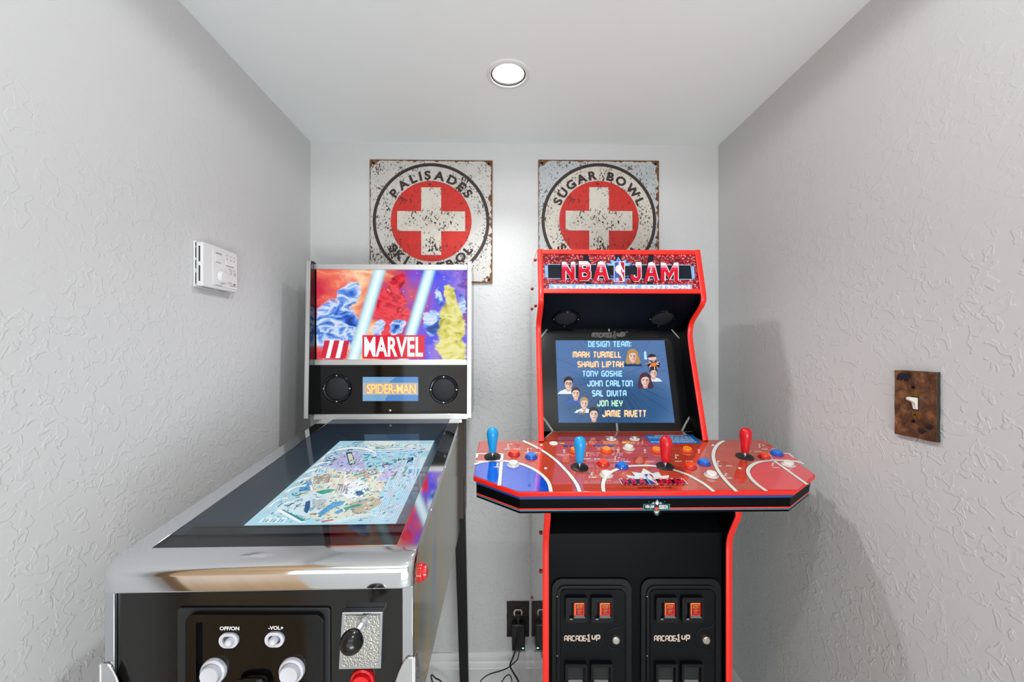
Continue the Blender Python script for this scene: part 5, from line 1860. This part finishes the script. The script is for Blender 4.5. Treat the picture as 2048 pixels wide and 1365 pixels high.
# ---------------- control deck
KD = 0.2075
DO = Vector((0.333, 0.887, 0.952))
DK = Surf(DO, (1, 0, 0), (0, 1, KD), RM)
kk = math.sqrt(1 + KD * KD)


def dw(x, y): return (x - 0.333, (y - 0.887) * kk)


OUT = [dw(-0.070, 1.147), dw(-0.072, 0.955), dw(0.031, 0.8872), dw(0.638, 0.8872), dw(0.7345, 0.953), dw(0.7345, 1.147)]
m, N, L, P = newmat('court_print')
P.inputs['Roughness'].default_value = 0.10
P.inputs['Coat Weight'].default_value = 1.0
P.inputs['Coat IOR'].default_value = 2.0
P.inputs['Coat Roughness'].default_value = 0.02
tc = N.new('ShaderNodeTexCoord')
mp = N.new('ShaderNodeMapping')
mp.inputs['Scale'].default_value = (2.5, 55, 55)
L.new(tc.outputs['Object'], mp.inputs['Vector'])
n = N.new('ShaderNodeTexNoise')
n.inputs['Scale'].default_value = 2.0
n.inputs['Detail'].default_value = 4
L.new(mp.outputs['Vector'], n.inputs['Vector'])
r = ramp(N, [(0.3, 'b43c28'), (0.55, 'be4630'), (0.75, 'c64e38')])
L.new(n.outputs['Fac'], r.inputs['Fac'])
L.new(r.outputs['Color'], P.inputs['Base Color'])
M_court = m


def dprint(name, hexc):
    m = mat(name, hexc, rough=0.10, coat=1.0, coat_rough=0.02)
    m.node_tree.nodes['Principled BSDF'].inputs['Coat IOR'].default_value = 2.0
    return m


M_dblue = dprint('court_blue', '0c50c8')
M_dred = dprint('court_bright_red', 'e03038')
M_dwhite = dprint('court_white', 'ece8de')
M_dline = dprint('court_line_edge', '2a1614')
M_dstar = dprint('emblem_white', 'dfe4dc')
M_dteal = dprint('emblem_teal', '3a6a6c')
M_dnavy = dprint('emblem_navy', '141018')
M_dletter = dprint('emblem_red', 'd8103c')
M_dpink = dprint('emblem_pink', 'ee9aa0')
M_dlogo_b = dprint('emblem_blue', '1c50b0')
M_dlogo_r = dprint('emblem_deep_red', 'c41c30')
M_dtext_b = dprint('blue_print', '1c46a8')
M_dtext_r = dprint('red_print', 'd82c34')
M_dyell = dprint('yellow_print', 'e8c83c')
M_dark = dprint('dark_print', '3a1410')

board = MB().prism([DK.p(x, y, 0) for x, y in OUT] if False else [DK.p(x, y, -0.0002) for x, y in OUT], DK.n * -0.0125, M_tmold_d).build('control_deck', ARC, bevel=0.0025, label='control deck with red edge')
mb = MB()


def ins(loop, d_):
    c = (sum(p[0] for p in loop) / len(loop), sum(p[1] for p in loop) / len(loop))
    return [(p[0] - math.copysign(min(d_, abs(p[0] - c[0])), p[0] - c[0]), p[1] - math.copysign(min(d_, abs(p[1] - c[1])), p[1] - c[1])) for p in loop]


top = ins(OUT, 0.0018)
mb.poly([DK.p(x, y, 0.0003) for x, y in top], M_court)
# middle of the deck runs back to the screen
ctr = [dw(IX0 + .001, 1.1475), dw(IX0 + 0.032, 1.2098), dw(IX1 - 0.032, 1.2098), dw(IX1 - .001, 1.1475)]
mb.poly([DK.p(x, y, 0.0003) for x, y in ctr], M_court)
a6 = DK.zpt(930, 830, 5.535)
a7 = DK.zpt(1270, 830, 5.251)
a8 = DK.zpt(1430, 860, 9.31)


def line(pts, w_=0.0085, h=0.0009, edge=True):
    if edge:
        stroke(mb, DK.p, pts, w_ + 0.0022, M_dline, h - .0002)
    stroke(mb, DK.p, pts, w_, M_dwhite, h)


key_l = spl([a6(x, y) for x, y in [(103, 552), (200, 526), (330, 513), (450, 516), (590, 540), (700, 578), (800, 630), (880, 695), (930, 765), (952, 858)]], 6)
fill_l = key_l + [a6(590, 857), top[1]]
mb.poly([DK.p(x, y, 0.0005) for x, y in [(max(p[0], top[1][0]), max(p[1], 0.0018)) for p in fill_l]], M_dblue)
key_r = spl([a8(x, y) for x, y in [(1655, 640), (1560, 612), (1400, 585), (1200, 575), (1060, 578), (900, 592), (760, 627), (660, 690), (615, 760), (625, 830), (680, 920), (770, 1010), (860, 1080), (955, 1148)]], 6)
fill_r = key_r + [a8(1570, 1148), top[4]]
mb.poly([DK.p(x, y, 0.0005) for x, y in [(min(p[0], top[4][0]), max(p[1], 0.0018)) for p in fill_r]], M_dred)
flat(mb, DK.p, [a8(1060, 555), a8(1290, 452), a8(1370, 452), a8(1460, 520), a8(1560, 575), a8(1100, 572)], M_dred, 0.0005)
line(key_l)
line(key_r)
line(spl([a6(x, y) for x, y in [(640, 291), (760, 347), (900, 428), (1010, 512), (1100, 602), (1180, 692), (1240, 782), (1270, 857)]], 6))
line([a6(412, 436), a6(404, 520), a6(392, 660), a6(380, 788)], 0.0075)
line([a6(128, 480), a6(136, 436), a6(412, 436)], 0.006, edge=False)
line([a6(116, 518), a6(300, 516)], 0.005, edge=False)
line(spl([a6(x, y) for x, y in [(1536, 857), (1528, 780), (1552, 700), (1620, 637), (1720, 594), (1830, 572), (1990, 566)]] + [a7(x, y) for x, y in [(140, 538), (240, 546), (340, 562), (430, 590), (540, 628), (640, 680), (740, 740), (826, 810)]], 6))
line(spl([a7(x, y) for x, y in [(937, 276), (880, 308), (838, 360), (822, 430), (834, 500), (865, 575), (920, 655), (990, 735), (1066, 810)]], 6))
line([a8(1062, 560), a8(1300, 725), a8(1720, 1028)], 0.0075)
line([a8(985, 440), a8(1062, 560)], 0.006, edge=False)
line([a8(1290, 447), a8(1370, 450), a8(1465, 522)], 0.005, edge=False)
line([a8(1300, 572), a8(1600, 592)], 0.004, edge=False)
stroke(mb, DK.p, [DK.px(1085.5, 881.2), DK.px(1104, 864.6)], 0.0035, M_grey, 0.0008)
stroke(mb, DK.p, [DK.px(1104, 864.6), DK.px(1386, 864.6), DK.px(1410.5, 882.5)], 0.0020, M_grey, 0.0008)
stroke(mb, DK.p, [DK.px(1234.5, 865), DK.px(1231.5, 872)], 0.0055, M_grey, 0.0008)
stroke(mb, DK.p, [DK.px(1366.5, 865), DK.px(1372, 870.5)], 0.0055, M_grey, 0.0008)
deck_top = mb.build('court_surface', board, smooth=0, weld=False, label='glossy red basketball court print')

# small printed figures and words
Fp = DK.zoom(0, 0, 1)
mb = MB()


def figure(x, y, s, m_, kind=0):
    H_ = 0.0012
    flat(mb, Fp, ell(x, y - .85 * s, .20 * s, .16 * s, 8), m_, H_)
    limbs = {0: [[(0, -.7), (0, 0)], [(-.6, -.35), (-.2, -.62), (.45, -.5), (.6, -.2)], [(0, 0), (-.25, .8)], [(0, 0), (.6, .7)]],
             1: [[(-.05, -.7), (.15, 0)], [(-.05, -.6), (.35, -.85), (.6, -.95)], [(.15, 0), (-.15, .8)], [(.15, 0), (.45, .45), (.35, .8)]],
             2: [[(.1, -.65), (-.15, .05)], [(-.5, -.2), (-.1, -.5), (.4, -.45), (.8, -.5)], [(-.15, .05), (-.6, .6)], [(-.15, .05), (.3, .25), (.1, .6)]]}[kind]
    for l in limbs:
        stroke(mb, Fp, [(x + a * s, y + b_ * s) for a, b_ in l], .24 * s, m_, H_)


def lab(fn, *args, label=None, **kw):
    global mb
    mb = MB()
    fn(*args, **kw)
    return mb.build('printed_label', board, smooth=0, weld=False, label=label)


def person_pair(x, y, s, kind, rx, ry, bx_, by_):
    figure(x, y, s, M_dwhite, kind)
    figure(rx, ry, 4.2, M_dtext_r, 0)
    stroke(mb, Fp, [(rx - 5, ry - 2.5), (rx + 6, ry - 1.0)], 1.6, M_dtext_r, 0.0011)
    stroke(mb, Fp, [(bx_ - 1.6, by_), (bx_ + 1.8, by_)], 1.5, M_dwhite, 0.0012)


for x, y in ((1128, 904), (1236, 904), (1289.5, 904), (1397.5, 904)):
    lab(figure, x, y, 4.6, M_dwhite, 0)
for x, y, rx, ry, bx_, by_ in ((1015.5, 894, 1034, 892, 1022.5, 890), (1173, 911, 1190, 909.5, 1176.5, 907.5), (1351, 915, 1370, 914, 1355.5, 912), (1518, 893.5, 1538, 893, 1526, 892),
                               (1055, 902, 1077, 902, 1062, 898.5), (1230, 918.5, 1250, 917.5, 1238, 917), (1434.5, 927.5, 1450, 927, 1437, 925)):
    lab(person_pair, x, y, 4.5, 1, rx, ry, bx_, by_)
for x, y in ((995, 932), (1183.5, 950), (1451.5, 951.5), (1545.5, 931)):
    lab(figure, x, y, 4.8, M_dwhite, 2)


def word(s_, x, y, wd, hg, m_=None):
    text_in(mb, Fp, s_, x - wd / 2, y + hg / 2, x + wd / 2, y - hg / 2, m_ or M_dwhite, h=0.0012, bold=0.03)


for a_ in (('SHOOT', 1014.5, 899.5, 12.5, 2.2), ('BLOCK', 1034.5, 899.5, 12.5, 2.2), ('PASS', 1054, 907, 10, 2.2), ('STEAL', 1075.4, 907, 12.5, 2.2),
           ('SHOOT', 1174.5, 919.4, 13, 2.4), ('BLOCK', 1195, 919.5, 13, 2.4), ('PASS', 1233, 924.6, 10, 2.4), ('STEAL', 1255, 924.9, 13, 2.4),
           ('SHOOT', 1357, 924.0, 13.5, 2.4), ('BLOCK', 1378.7, 924.0, 14, 2.4), ('PASS', 1437.6, 933.4, 11, 2.4), ('STEAL', 1458.5, 933.5, 13.5, 2.4),
           ('SHOOT', 1497, 904.9, 12.5, 2.2), ('BLOCK', 1516, 904.9, 13, 2.2), ('PASS', 1529.5, 899.6, 11, 2.0), ('STEAL', 1548, 899.3, 12, 2.0),
           ('TURBO', 1185.3, 956.4, 16, 2.9), ('TURBO', 1457.6, 957.8, 13.5, 2.6), ('TURBO', 1551.5, 936.9, 14.5, 2.4), ('TURBO', 993.5, 935.8, 13, 2.2), ('OFF/ON', 1220, 874.5, 20, 2.2), ('-VOL+', 1268, 874.5, 16, 2.2)):
    lab(word, *a_)
lab(word, 'PLAYER', 1303, 892.5, 38, 3.5, M_dtext_r, label='red PLAYER print')
lab(word, 'ALTITUDE', 1289, 976.9, 26, 2.9, M_dark, label='small dark print near the front edge')
for x0, x1, y0, y1, m_ in ((1127, 1136, 894.5, 891.5, M_dtext_b), (1139, 1147, 894.2, 891.2, M_dtext_b), (1187, 1203, 894.2, 891.4, M_dtext_b), (1205, 1213, 894.2, 891.4, M_dtext_b), (1215, 1230, 894.2, 891.4, M_dtext_b),
                           (1346, 1356, 893.8, 891.0, M_dtext_r), (1359, 1365, 893.8, 891.0, M_dtext_r), (1368, 1386, 893.8, 891.0, M_dtext_r),
                           (1305, 1313, 977.3, 976.2, M_dark), (1315, 1319.5, 977.3, 976.2, M_dark), (1323, 1329, 977.3, 976.2, M_dark), (1331, 1335, 977.3, 976.2, M_dark), (1337, 1343, 977.3, 976.2, M_dark)):
    mb = MB()
    rect(mb, Fp, x0, y0, x1, y1, m_, 0.0012)
    mb.build('printed_bar', board, smooth=0, weld=False)
mb = MB()
stroke(mb, Fp, [(1119, 888.3), (1129, 888.3)], 2.2, M_dyell, 0.0012)
mb.build('printed_bar', board, smooth=0, weld=False, label='short yellow dash')
mb = MB()
stroke(mb, Fp, spl([(1244, 885.5), (1247, 888), (1251, 886), (1254, 888.5), (1258, 886.5), (1262, 888)], 4), 1.7, M_dyell, 0.0012)
mb.build('printed_label', board, smooth=0, weld=False, label='yellow scrawl behind the centre button')

# instruction patch
M_ins = dprint('instruction_blue', '1878d0')
M_ins_t = dprint('instruction_text', 'bfe4f4')
mb = MB()
F2_ = DK.zoom(1240, 860, 10.24)
flat(mb, F2_, [(500, 112), (1490, 112), (1680, 287), (640, 287)], M_ins, 0.0009)
text_in(mb, F2_, 'INSTRUCTIONS', 715, 140, 1300, 120, M_dwhite, h=0.0012, bold=0.03)
rnd = random.Random(2)
for i, y in enumerate((152, 166, 180, 194, 208, 222, 236, 252, 266)):
    x = 570 + i * 9
    xe = 1440 + i * 16
    if 3 <= i <= 6:
        x = 820
    while x < xe:
        ww = rnd.uniform(30, 110)
        rect(mb, F2_, x, y + 4, min(x + ww, xe), y - 4, M_ins_t, 0.0012)
        x += ww + 16
mb.build('instruction_patch', board, smooth=0, weld=False, label='blue INSTRUCTIONS patch with pale print')

# emblem in the centre circle
E5 = DK.zoom(1230, 930, 12.41)
mb = MB()
st_ = [(272, 262), (500, 300), (412, 186), (645, 222), (705, 98), (930, 228), (1080, 188), (1150, 292), (1340, 272), (1332, 356), (700, 388), (330, 344)]
flat(mb, E5, [(x + (8 if x > 700 else -8), y - 6) for x, y in st_], M_dteal, 0.0010)
flat(mb, E5, st_, M_dstar, 0.0012)
flat(mb, E5, [(95, 366), (1690, 358), (1812, 496), (165, 500)], M_dstar, 0.0013)
flat(mb, E5, [(115, 372), (1675, 364), (1785, 490), (185, 494)], M_dnavy, 0.0015)
for ch, x0, x1 in (('n', 205, 345), ('b', 420, 545), ('a', 610, 785), ('j', 1085, 1205), ('a', 1270, 1445), ('m', 1495, 1720)):
    shear = 0.0
    for col, hh, dx, tp, bt, th_ in ((M_dnavy, 0.0017, 14, 348, 518, 1.9), (M_dletter, 0.0019, 0, 346, 506, 1.6)):
        F_ = lambda x, y, h=0.0, dx=dx: E5(x + dx - (bt - y) * 0.42 + 8, y, h)
        block_in(mb, F_, ch, x0, bt, x1, tp, col, h=hh, th=th_)
    tp, bt = 346, 382
for ch, x0, x1 in (('n', 150, 300), ('b', 372, 480), ('a', 590, 700), ('j', 1080, 1150), ('a', 1240, 1330), ('m', 1400, 1640)):
    for fx_ in ((x0, x1) if ch in 'nm' else ((x0 + x1) / 2,)):
        flat(mb, E5, [(fx_ - 22, 350), (fx_ + 22, 350), (fx_ + 38, 392), (fx_ - 6, 392)], M_dpink, 0.0021)
player_logo(mb, E5, 790, 248, 1000, 528, 0.0022, M_dlogo_b, M_dlogo_r, M_dstar, txt=False, shear=0.62)
mb.build('court_emblem', board, smooth=0, weld=False, label='emblem of red letters over a white star')

# apron box under the deck
mb = MB()
INS = [dw(-0.064, 1.140), dw(-0.0655, 0.9585), dw(0.0335, 0.8935), dw(0.6355, 0.8935), dw(0.728, 0.9565), dw(0.728, 1.140)]
mb.prism([DK.p(x, y, -0.0125) for x, y in INS], DK.n * -0.0435, M_ablk)
bx = mb.build('deck_box', ARC, bevel=0.001, smooth=0)
mb = MB()
M_sb = mat('stripe_blue', '1d4c9c', rough=0.3)
M_sc = mat('stripe_cyan', '3fa6c0', rough=0.3)
M_sr = mat('stripe_red', 'ee3a30', rough=0.3)
M_sn = mat('stripe_navy', '12264c', rough=0.3)
for i in range(1, 4 + 0):
    p0, p1 = INS[i], INS[i + 1]
    A, B_ = DK.p(*p0, -0.0125), DK.p(*p1, -0.0125)
    dn = -DK.n
    ed = (B_ - A)
    no = ed.cross(DK.n).normalized()
    if no.y > 0:
        no = -no
    for t0, t1, mm_ in ((0.02, 0.055, M_sc), (0.055, 0.17, M_sb), (0.17, 0.21, M_sn), (0.715, 0.80, M_sr), (0.825, 0.862, M_sc)):
        q = [A + dn * 0.0435 * t0, B_ + dn * 0.0435 * t0, B_ + dn * 0.0435 * t1, A + dn * 0.0435 * t1]
        mb.add([p + no * 0.0006 for p in q], [(0, 1, 2, 3)], mm_)
mb.build('stripes', bx, smooth=0, weld=False, label='blue, red and cyan stripes round the deck front')
# badge on the front
y_f = DK.p(*INS[2], -0.0125)
FS = Surf(DK.p(0, INS[2][1], -0.0125) + Vector((0, -0.0008, 0)), (1, 0, 0), DK.n, RM)
E6 = FS.zoom(1230, 930, 12.41)
M_bteal = mat('badge_teal', '2a8a84', rough=0.3)
M_bdark = mat('badge_dark', '0e1a1e', rough=0.3)
M_bball = mat('badge_orange', 'd8452c', rough=0.3)
M_bice = mat('badge_ice', '9fb4c8', rough=0.3)
mb = MB()
flat(mb, E6, [(860, 985), (900, 930), (1000, 900), (1045, 850), (1090, 900), (1180, 930), (1220, 985), (1140, 1130), (1090, 1250), (1040, 1275), (980, 1250), (930, 1130)], M_bdark, 0.0005)
for q in ([(905, 968), (955, 920), (985, 968)], [(985, 960), (1045, 862), (1100, 960)], [(1095, 968), (1130, 915), (1165, 968)], [(830, 925), (842, 905), (850, 925)], [(1215, 920), (1228, 902), (1236, 922)]):
    flat(mb, E6, q, M_bice, 0.0008)
flat(mb, E6, [(700, 970), (1365, 970), (1348, 1116), (690, 1118)], M_bteal, 0.0010)
flat(mb, E6, [(722, 982), (1342, 982), (1328, 1104), (712, 1106)], M_bdark, 0.0012)
text_in(mb, E6, 'NBA JAM', 750, 1092, 965, 994, M_ink_w, h=0.0015, bold=0.03)
text_in(mb, E6, 'SESSION', 1085, 1092, 1305, 994, M_ink_w, h=0.0015, bold=0.03)
flat(mb, E6, ell(1040, 950, 26, 44, 16), M_ink_w, 0.0016)
flat(mb, E6, ell(1026, 1075, 55, 50, 22), M_bdark, 0.0018)
flat(mb, E6, ell(1026, 1078, 46, 42, 22), M_bball, 0.0020)
for i in range(5):
    x = 965 + i * 32
    stroke(mb, E6, [(x, 1122), (1000 + i * 12, 1195)], 7, M_ink_w, 0.0018)
    stroke(mb, E6, [(x, 1122), (1000 + (i + (1 if i < 3 else -1)) * 12, 1190)], 7, M_ink_w, 0.0018)
flat(mb, E6, [(985, 1192), (1065, 1192), (1045, 1240), (1010, 1240)], M_bteal, 0.0017)
mb.build('badge', bx, smooth=0, weld=False, label='small teal badge with a ball and net')

# buttons and sticks on the deck
M_bred = mat('button_red', 'c01208', rough=0.15, coat=0.6)
M_bredt = mat('button_orange_red', 'f04008', rough=0.2, coat=0.5)
M_bblue = mat('button_blue', '0846b0', rough=0.15, coat=0.6)
M_bbluet = mat('button_blue_cap', '0a74dc', rough=0.2, coat=0.5)
M_bor = mat('button_red_orange', 'd83c10', rough=0.15, coat=0.6)
M_bort = mat('button_orange_cap', 'f89010', rough=0.2, coat=0.5)
M_bclr = mat('button_frost', 'c8c2bc', rough=0.15, coat=0.6)
M_bclrt = mat('button_white_cap', 'e6e2dc', rough=0.25, coat=0.4)
M_stick_b = mat('stick_blue', '1094d4', rough=0.3)
M_stick_r = mat('stick_red', 'c80c1c', rough=0.3)
M_washer = mat('stick_washer', '151614', rough=0.5)


def deck_button(u, v, rim, cap, label):
    c = Fp(u, v, 0.0009)
    b_ = MB().lathe([(0.0162, 0), (0.0160, 0.0012), (0.0142, 0.0028), (0.0122, 0.0046), (0.0118, 0.0042), (0.0118, 0.002)], c, DK.n, rim, n=32).build('button', board, label=label)
    MB().lathe([(0.0114, 0.002), (0.0114, 0.0072), (0.0106, 0.0086), (0.0080, 0.0088), (0.0, 0.0080)], c, DK.n, cap, n=32).build('button_cap', b_)


for u, v in ((1028.5, 909.5), (1206.4, 929.2), (1379.6, 934.6), (1528.8, 914.8)):
    deck_button(u, v, M_bred, M_bredt, 'red action button')
for u, v in ((1062.3, 915.5), (1243.6, 934.6), (1408, 927.4), (1553.5, 908.8)):
    deck_button(u, v, M_bblue, M_bbluet, 'blue action button')
for u, v in ((1149.4, 903.4), (1213, 903), (1313.2, 903.1), (1374.3, 902.6)):
    deck_button(u, v, M_bor, M_bort, 'orange start button')
for u, v in ((1026.5, 931.5), (1212.4, 952), (1422.5, 952.6), (1576.5, 931)):
    deck_button(u, v, M_bclr, M_bclrt, 'clear white turbo button')
deck_button(1257.5, 898.3, M_bclr, M_bclrt, 'clear white button behind the centre')
MB().lathe([(0.0118, 0), (0.0118, 0.0012), (0.0105, 0.0020), (0.0085, 0.0016), (0.0, 0.0018)], Fp(1107.2, 888.3, 0.0008), DK.n, M_bclrt, n=28).build('blank_plug', board, label='flat white plug')
for u, v in ((1222.6, 880.3), (1269.3, 880.3)):
    c2 = DK.px(u, v)
    s_ = MB().prism([DK.p(c2[0] + a, c2[1] + b_, 0.0006) for a, b_ in ell(0, 0, 0.0142, 0.0105, 28)], DK.n * 0.0022, M_bclrt, holes=[[DK.p(c2[0] + a, c2[1] + b_, 0.0006) for a, b_ in ell(0, 0, 0.0085, 0.0050, 20)]]).build('slide_switch', board, bevel=0.0005)
    MB().poly([DK.p(c2[0] + a, c2[1] + b_, 0.0008) for a, b_ in ell(0, 0, 0.009, 0.0055, 20)], M_hole).build('switch_well', s_)
    MB().lathe([(0.0044, 0), (0.0042, 0.006), (0.0032, 0.0085), (0, 0.0092)], DK.p(c2[0], c2[1], 0.0009), DK.n, M_bclrt, n=18).build('switch_knob', s_)
for u, v in ((1091.3, 937.8), (1082.6, 891.2), (1426, 891.6), (1479.5, 937.8), (1246, 948)):
    rr_ = 0.0036 if u != 1246 else 0.001
    MB().lathe([(rr_, 0), (rr_ * .9, 0.0012), (0, 0.0022)], Fp(u, v, 0.0005), DK.n, M_white, n=14).build('screw', board)
for u, v, mm_, lb in ((985.1, 914.6, M_stick_b, 'blue joystick at the left end'), (1159, 936, M_stick_b, 'blue joystick beside the centre circle'), (1330, 934, M_stick_r, 'red joystick on the centre circle'), (1489.3, 914.8, M_stick_r, 'red joystick at the right end')):
    c = Fp(u, v, 0.0006)
    up = (DK.n * 0.9 + Vector((0, 0.10, 0.15))).normalized()
    j = MB().lathe([(0.0215, 0), (0.0212, 0.0016), (0.0200, 0.0024), (0.006, 0.0026), (0.0, 0.0026)], c, DK.n, M_washer, n=36).build('joystick', board, label=lb)
    MB().lathe([(0.0045, 0.002), (0.0045, 0.016)], c, up, M_chrome2, n=18).build('shaft', j)
    MB().lathe([(0.0086, 0.0125), (0.0092, 0.0135), (0.0105, 0.026), (0.0125, 0.042), (0.0142, 0.053), (0.0148, 0.0585), (0.0145, 0.0635), (0.0132, 0.0685), (0.0108, 0.0725), (0.0072, 0.0752), (0.0034, 0.0765), (0.0, 0.0768)], c, up, mm_, n=36).build('bat_top', j)

# ---------------- lower cabinet
MB().box(IX0, IX1, 1.036, 1.046, 0.0, 0.795, M_ablk).build('front_panel', ARC, bevel=0.001)
MB().prism([(IX0, y, z) for y, z in [(1.036, 0.795), (1.046, 0.795), (1.16, 0.945), (1.15, 0.9445)]], (IX1 - IX0, 0, 0), M_ablk).build('knee_panel', ARC, smooth=0)
C3 = Surf((0.333, 1.036, 0.4), (1, 0, 0), (0, 0, 1), RM)
M_door = mat('coin_door_black', '101113', rough=0.33, spec=0.2)
M_door2 = mat('coin_door_panel', '101113', rough=0.45, spec=0.1)
M_lit = mat('coin_window_lit', '200400', rough=0.3, emit='f62414', strength=1.0)
M_lit2 = mat('coin_window_amber', '200800', rough=0.3, emit='ff8a34', strength=1.0)
M_lit3 = mat('coin_window_dark', '180404', rough=0.3, emit='7a120c', strength=0.6)
M_ledge = mat('grey_ledge', '74787a', rough=0.4)
M_lock = mat('lock_steel', 'cfcac4', rough=0.2, metal=0.9)
M_print = mat('coin_door_print', 'd8c4b4', rough=0.5)


def coin_door(dx):
    f0 = C3.zoom(1090 + dx, 1140, 6.068)

    def lp(q, h=0.0): return [f0(x, y, h) for x, y in q]
    dr = MB().prism(lp(rrect(75, 96, 1050, 1600, 130, 10)), C3.n * 0.006, M_door).build('coin_door', ARC, bevel=0.0022, seg=3)
    MB().prism(lp(rrect(138, 172, 998, 1530, 105, 10), 0.006), C3.n * 0.0035, M_door, holes=[lp(rrect(168, 204, 968, 1498, 80, 10), 0.006)]).build('door_rim', dr, bevel=0.0010)
    MB().prism(lp(rrect(182, 218, 958, 1480, 66, 10), 0.006), C3.n * 0.0030, M_door2).build('door_leaf', dr, bevel=0.0010)
    # recess line curling round the lock
    q = spl([(958, 610), (930, 655), (880, 678), (830, 682), (780, 700), (740, 745), (722, 805), (738, 868), (785, 915), (850, 928), (900, 938), (945, 975), (958, 1010)], 6)
    pth = [f0(x, y, 0.0092) for x, y in q]
    MB().tube(pth, 0.0013, M_door, n=8).build('lock_ridge', dr, smooth=60)
    MB().tube([f0(140, 290, 0.0095), f0(140, 1600, 0.0095)], 0.0014, M_door, n=10).build('hinge', dr, smooth=60)
    for y in (295, 1010):
        MB().lathe([(0.0016, 0), (0.001, 0.001), (0, 0.0013)], f0(140, y, 0.0105), C3.n, M_lock, n=10).build('hinge_pin', dr)
    for x0 in (235, 542):
        cm_ = MB().prism(lp(rrect(x0, 282, x0 + 262, 582, 22, 5), 0.009), C3.n * 0.012, M_door, holes=[lp([(x0 + 48, 340), (x0 + 86, 340), (x0 + 86, 545), (x0 + 48, 545)], 0.009), lp(rrect(x0 + 100, 345, x0 + 232, 530, 8, 3), 0.009)]).build('coin_slot', dr, bevel=0.0012)
        mb = MB()
        mb.poly(lp([(x0 + 44, 336), (x0 + 90, 336), (x0 + 90, 550), (x0 + 44, 550)], 0.0100), M_slot)
        mb.build('slot_back', cm_)
        mb = MB()
        mb.prism(lp(rrect(x0 + 104, 350, x0 + 228, 515, 8, 3), 0.0100), C3.n * 0.006, M_lit)
        wd = mb.build('lit_window', cm_, bevel=0.0006, label='glowing red window')
        mb = MB()
        rect(mb, f0, x0 + 112, 354, x0 + 222, 372, M_lit2, 0.0166)
        rect(mb, f0, x0 + 112, 372, x0 + 121, 500, M_lit2, 0.0166)
        rect(mb, f0, x0 + 126, 374, x0 + 216, 502, M_lit3, 0.0166)
        text_in(mb, f0, 'FREE', x0 + 137, 397, x0 + 208, 381, M_lit2, h=0.0170, bold=0.03)
        text_in(mb, f0, 'PLAY', x0 + 137, 420, x0 + 208, 403, M_lit2, h=0.0170, bold=0.03)
        stroke(mb, f0, rrect(x0 + 138, 428, x0 + 206, 458, 12, 4), 5, M_lit, 0.0170, closed=True)
        stroke(mb, f0, [(x0 + 150, 443), (x0 + 196, 443)], 7, M_lit2, 0.0170)
        stroke(mb, f0, [(x0 + 150, 466), (x0 + 190, 460)], 5, M_lit2, 0.0170)
        stroke(mb, f0, [(x0 + 140, 484), (x0 + 206, 484)], 12, M_lit, 0.0170)
        mb.build('lettering', wd, smooth=0, weld=False) if False else mb.build('window_print', cm_, smooth=0, weld=False, label='amber FREE PLAY print')
        mb = MB()
        mb.add([f0(x0 + 98, 524, 0.0216), f0(x0 + 236, 524, 0.0216), f0(x0 + 222, 508, 0.0165), f0(x0 + 110, 508, 0.0165)], [(0, 1, 2, 3)], M_ledge)
        flat(mb, f0, [(x0 + 46, 545), (x0 + 58, 522), (x0 + 66, 536), (x0 + 74, 522), (x0 + 88, 545)], M_ledge, 0.0213)
        mb.build('ledge', cm_, smooth=0, weld=False, label='grey ledge below the window')
        rc = MB().prism(lp(rrect(x0 - 5, 1070, x0 + 255, 1420, 16, 4), 0.009), C3.n * 0.013, M_door, holes=[lp([(x0 + 24, 1108), (x0 + 226, 1108), (x0 + 226, 1345), (x0 + 24, 1345)], 0.009)]).build('coin_return', dr, bevel=0.0014)
        mb = MB()
        mb.poly(lp([(x0 + 20, 1100), (x0 + 230, 1100), (x0 + 230, 1350), (x0 + 20, 1350)], 0.0098), M_slot)
        mb.add([f0(x0 + 18, 1342, 0.0224), f0(x0 + 232, 1342, 0.0224), f0(x0 + 206, 1298, 0.0105), f0(x0 + 44, 1298, 0.0105)], [(0, 1, 2, 3)], M_ledge)
        mb.build('return_cup', rc, smooth=0, weld=False, label='dark recess with a grey sloping ledge')
    lk = MB().lathe([(0.0108, 0), (0.0108, 0.006), (0.0098, 0.0085), (0.0085, 0.0095), (0.0078, 0.0088)], f0(842, 806, 0.009), C3.n, M_lock, n=8, cap0=True, cap1=False).build('lock', dr, smooth=20)
    MB().lathe([(0.0078, 0.0080), (0.0074, 0.0102), (0.0052, 0.0104), (0.0050, 0.0092), (0.0030, 0.0092), (0.0028, 0.0102), (0, 0.0102)], f0(842, 806, 0.009), C3.n, M_lock, n=28).build('lock_cylinder', lk)
    mb = MB()
    arcade_logo(mb, f0, 226, 838, 668, 752, M_print, M_lblk, 0.0094)
    mb.build('lettering', dr, smooth=0, weld=False, label='pale lettering across the coin door')


coin_door(0)
coin_door(178)
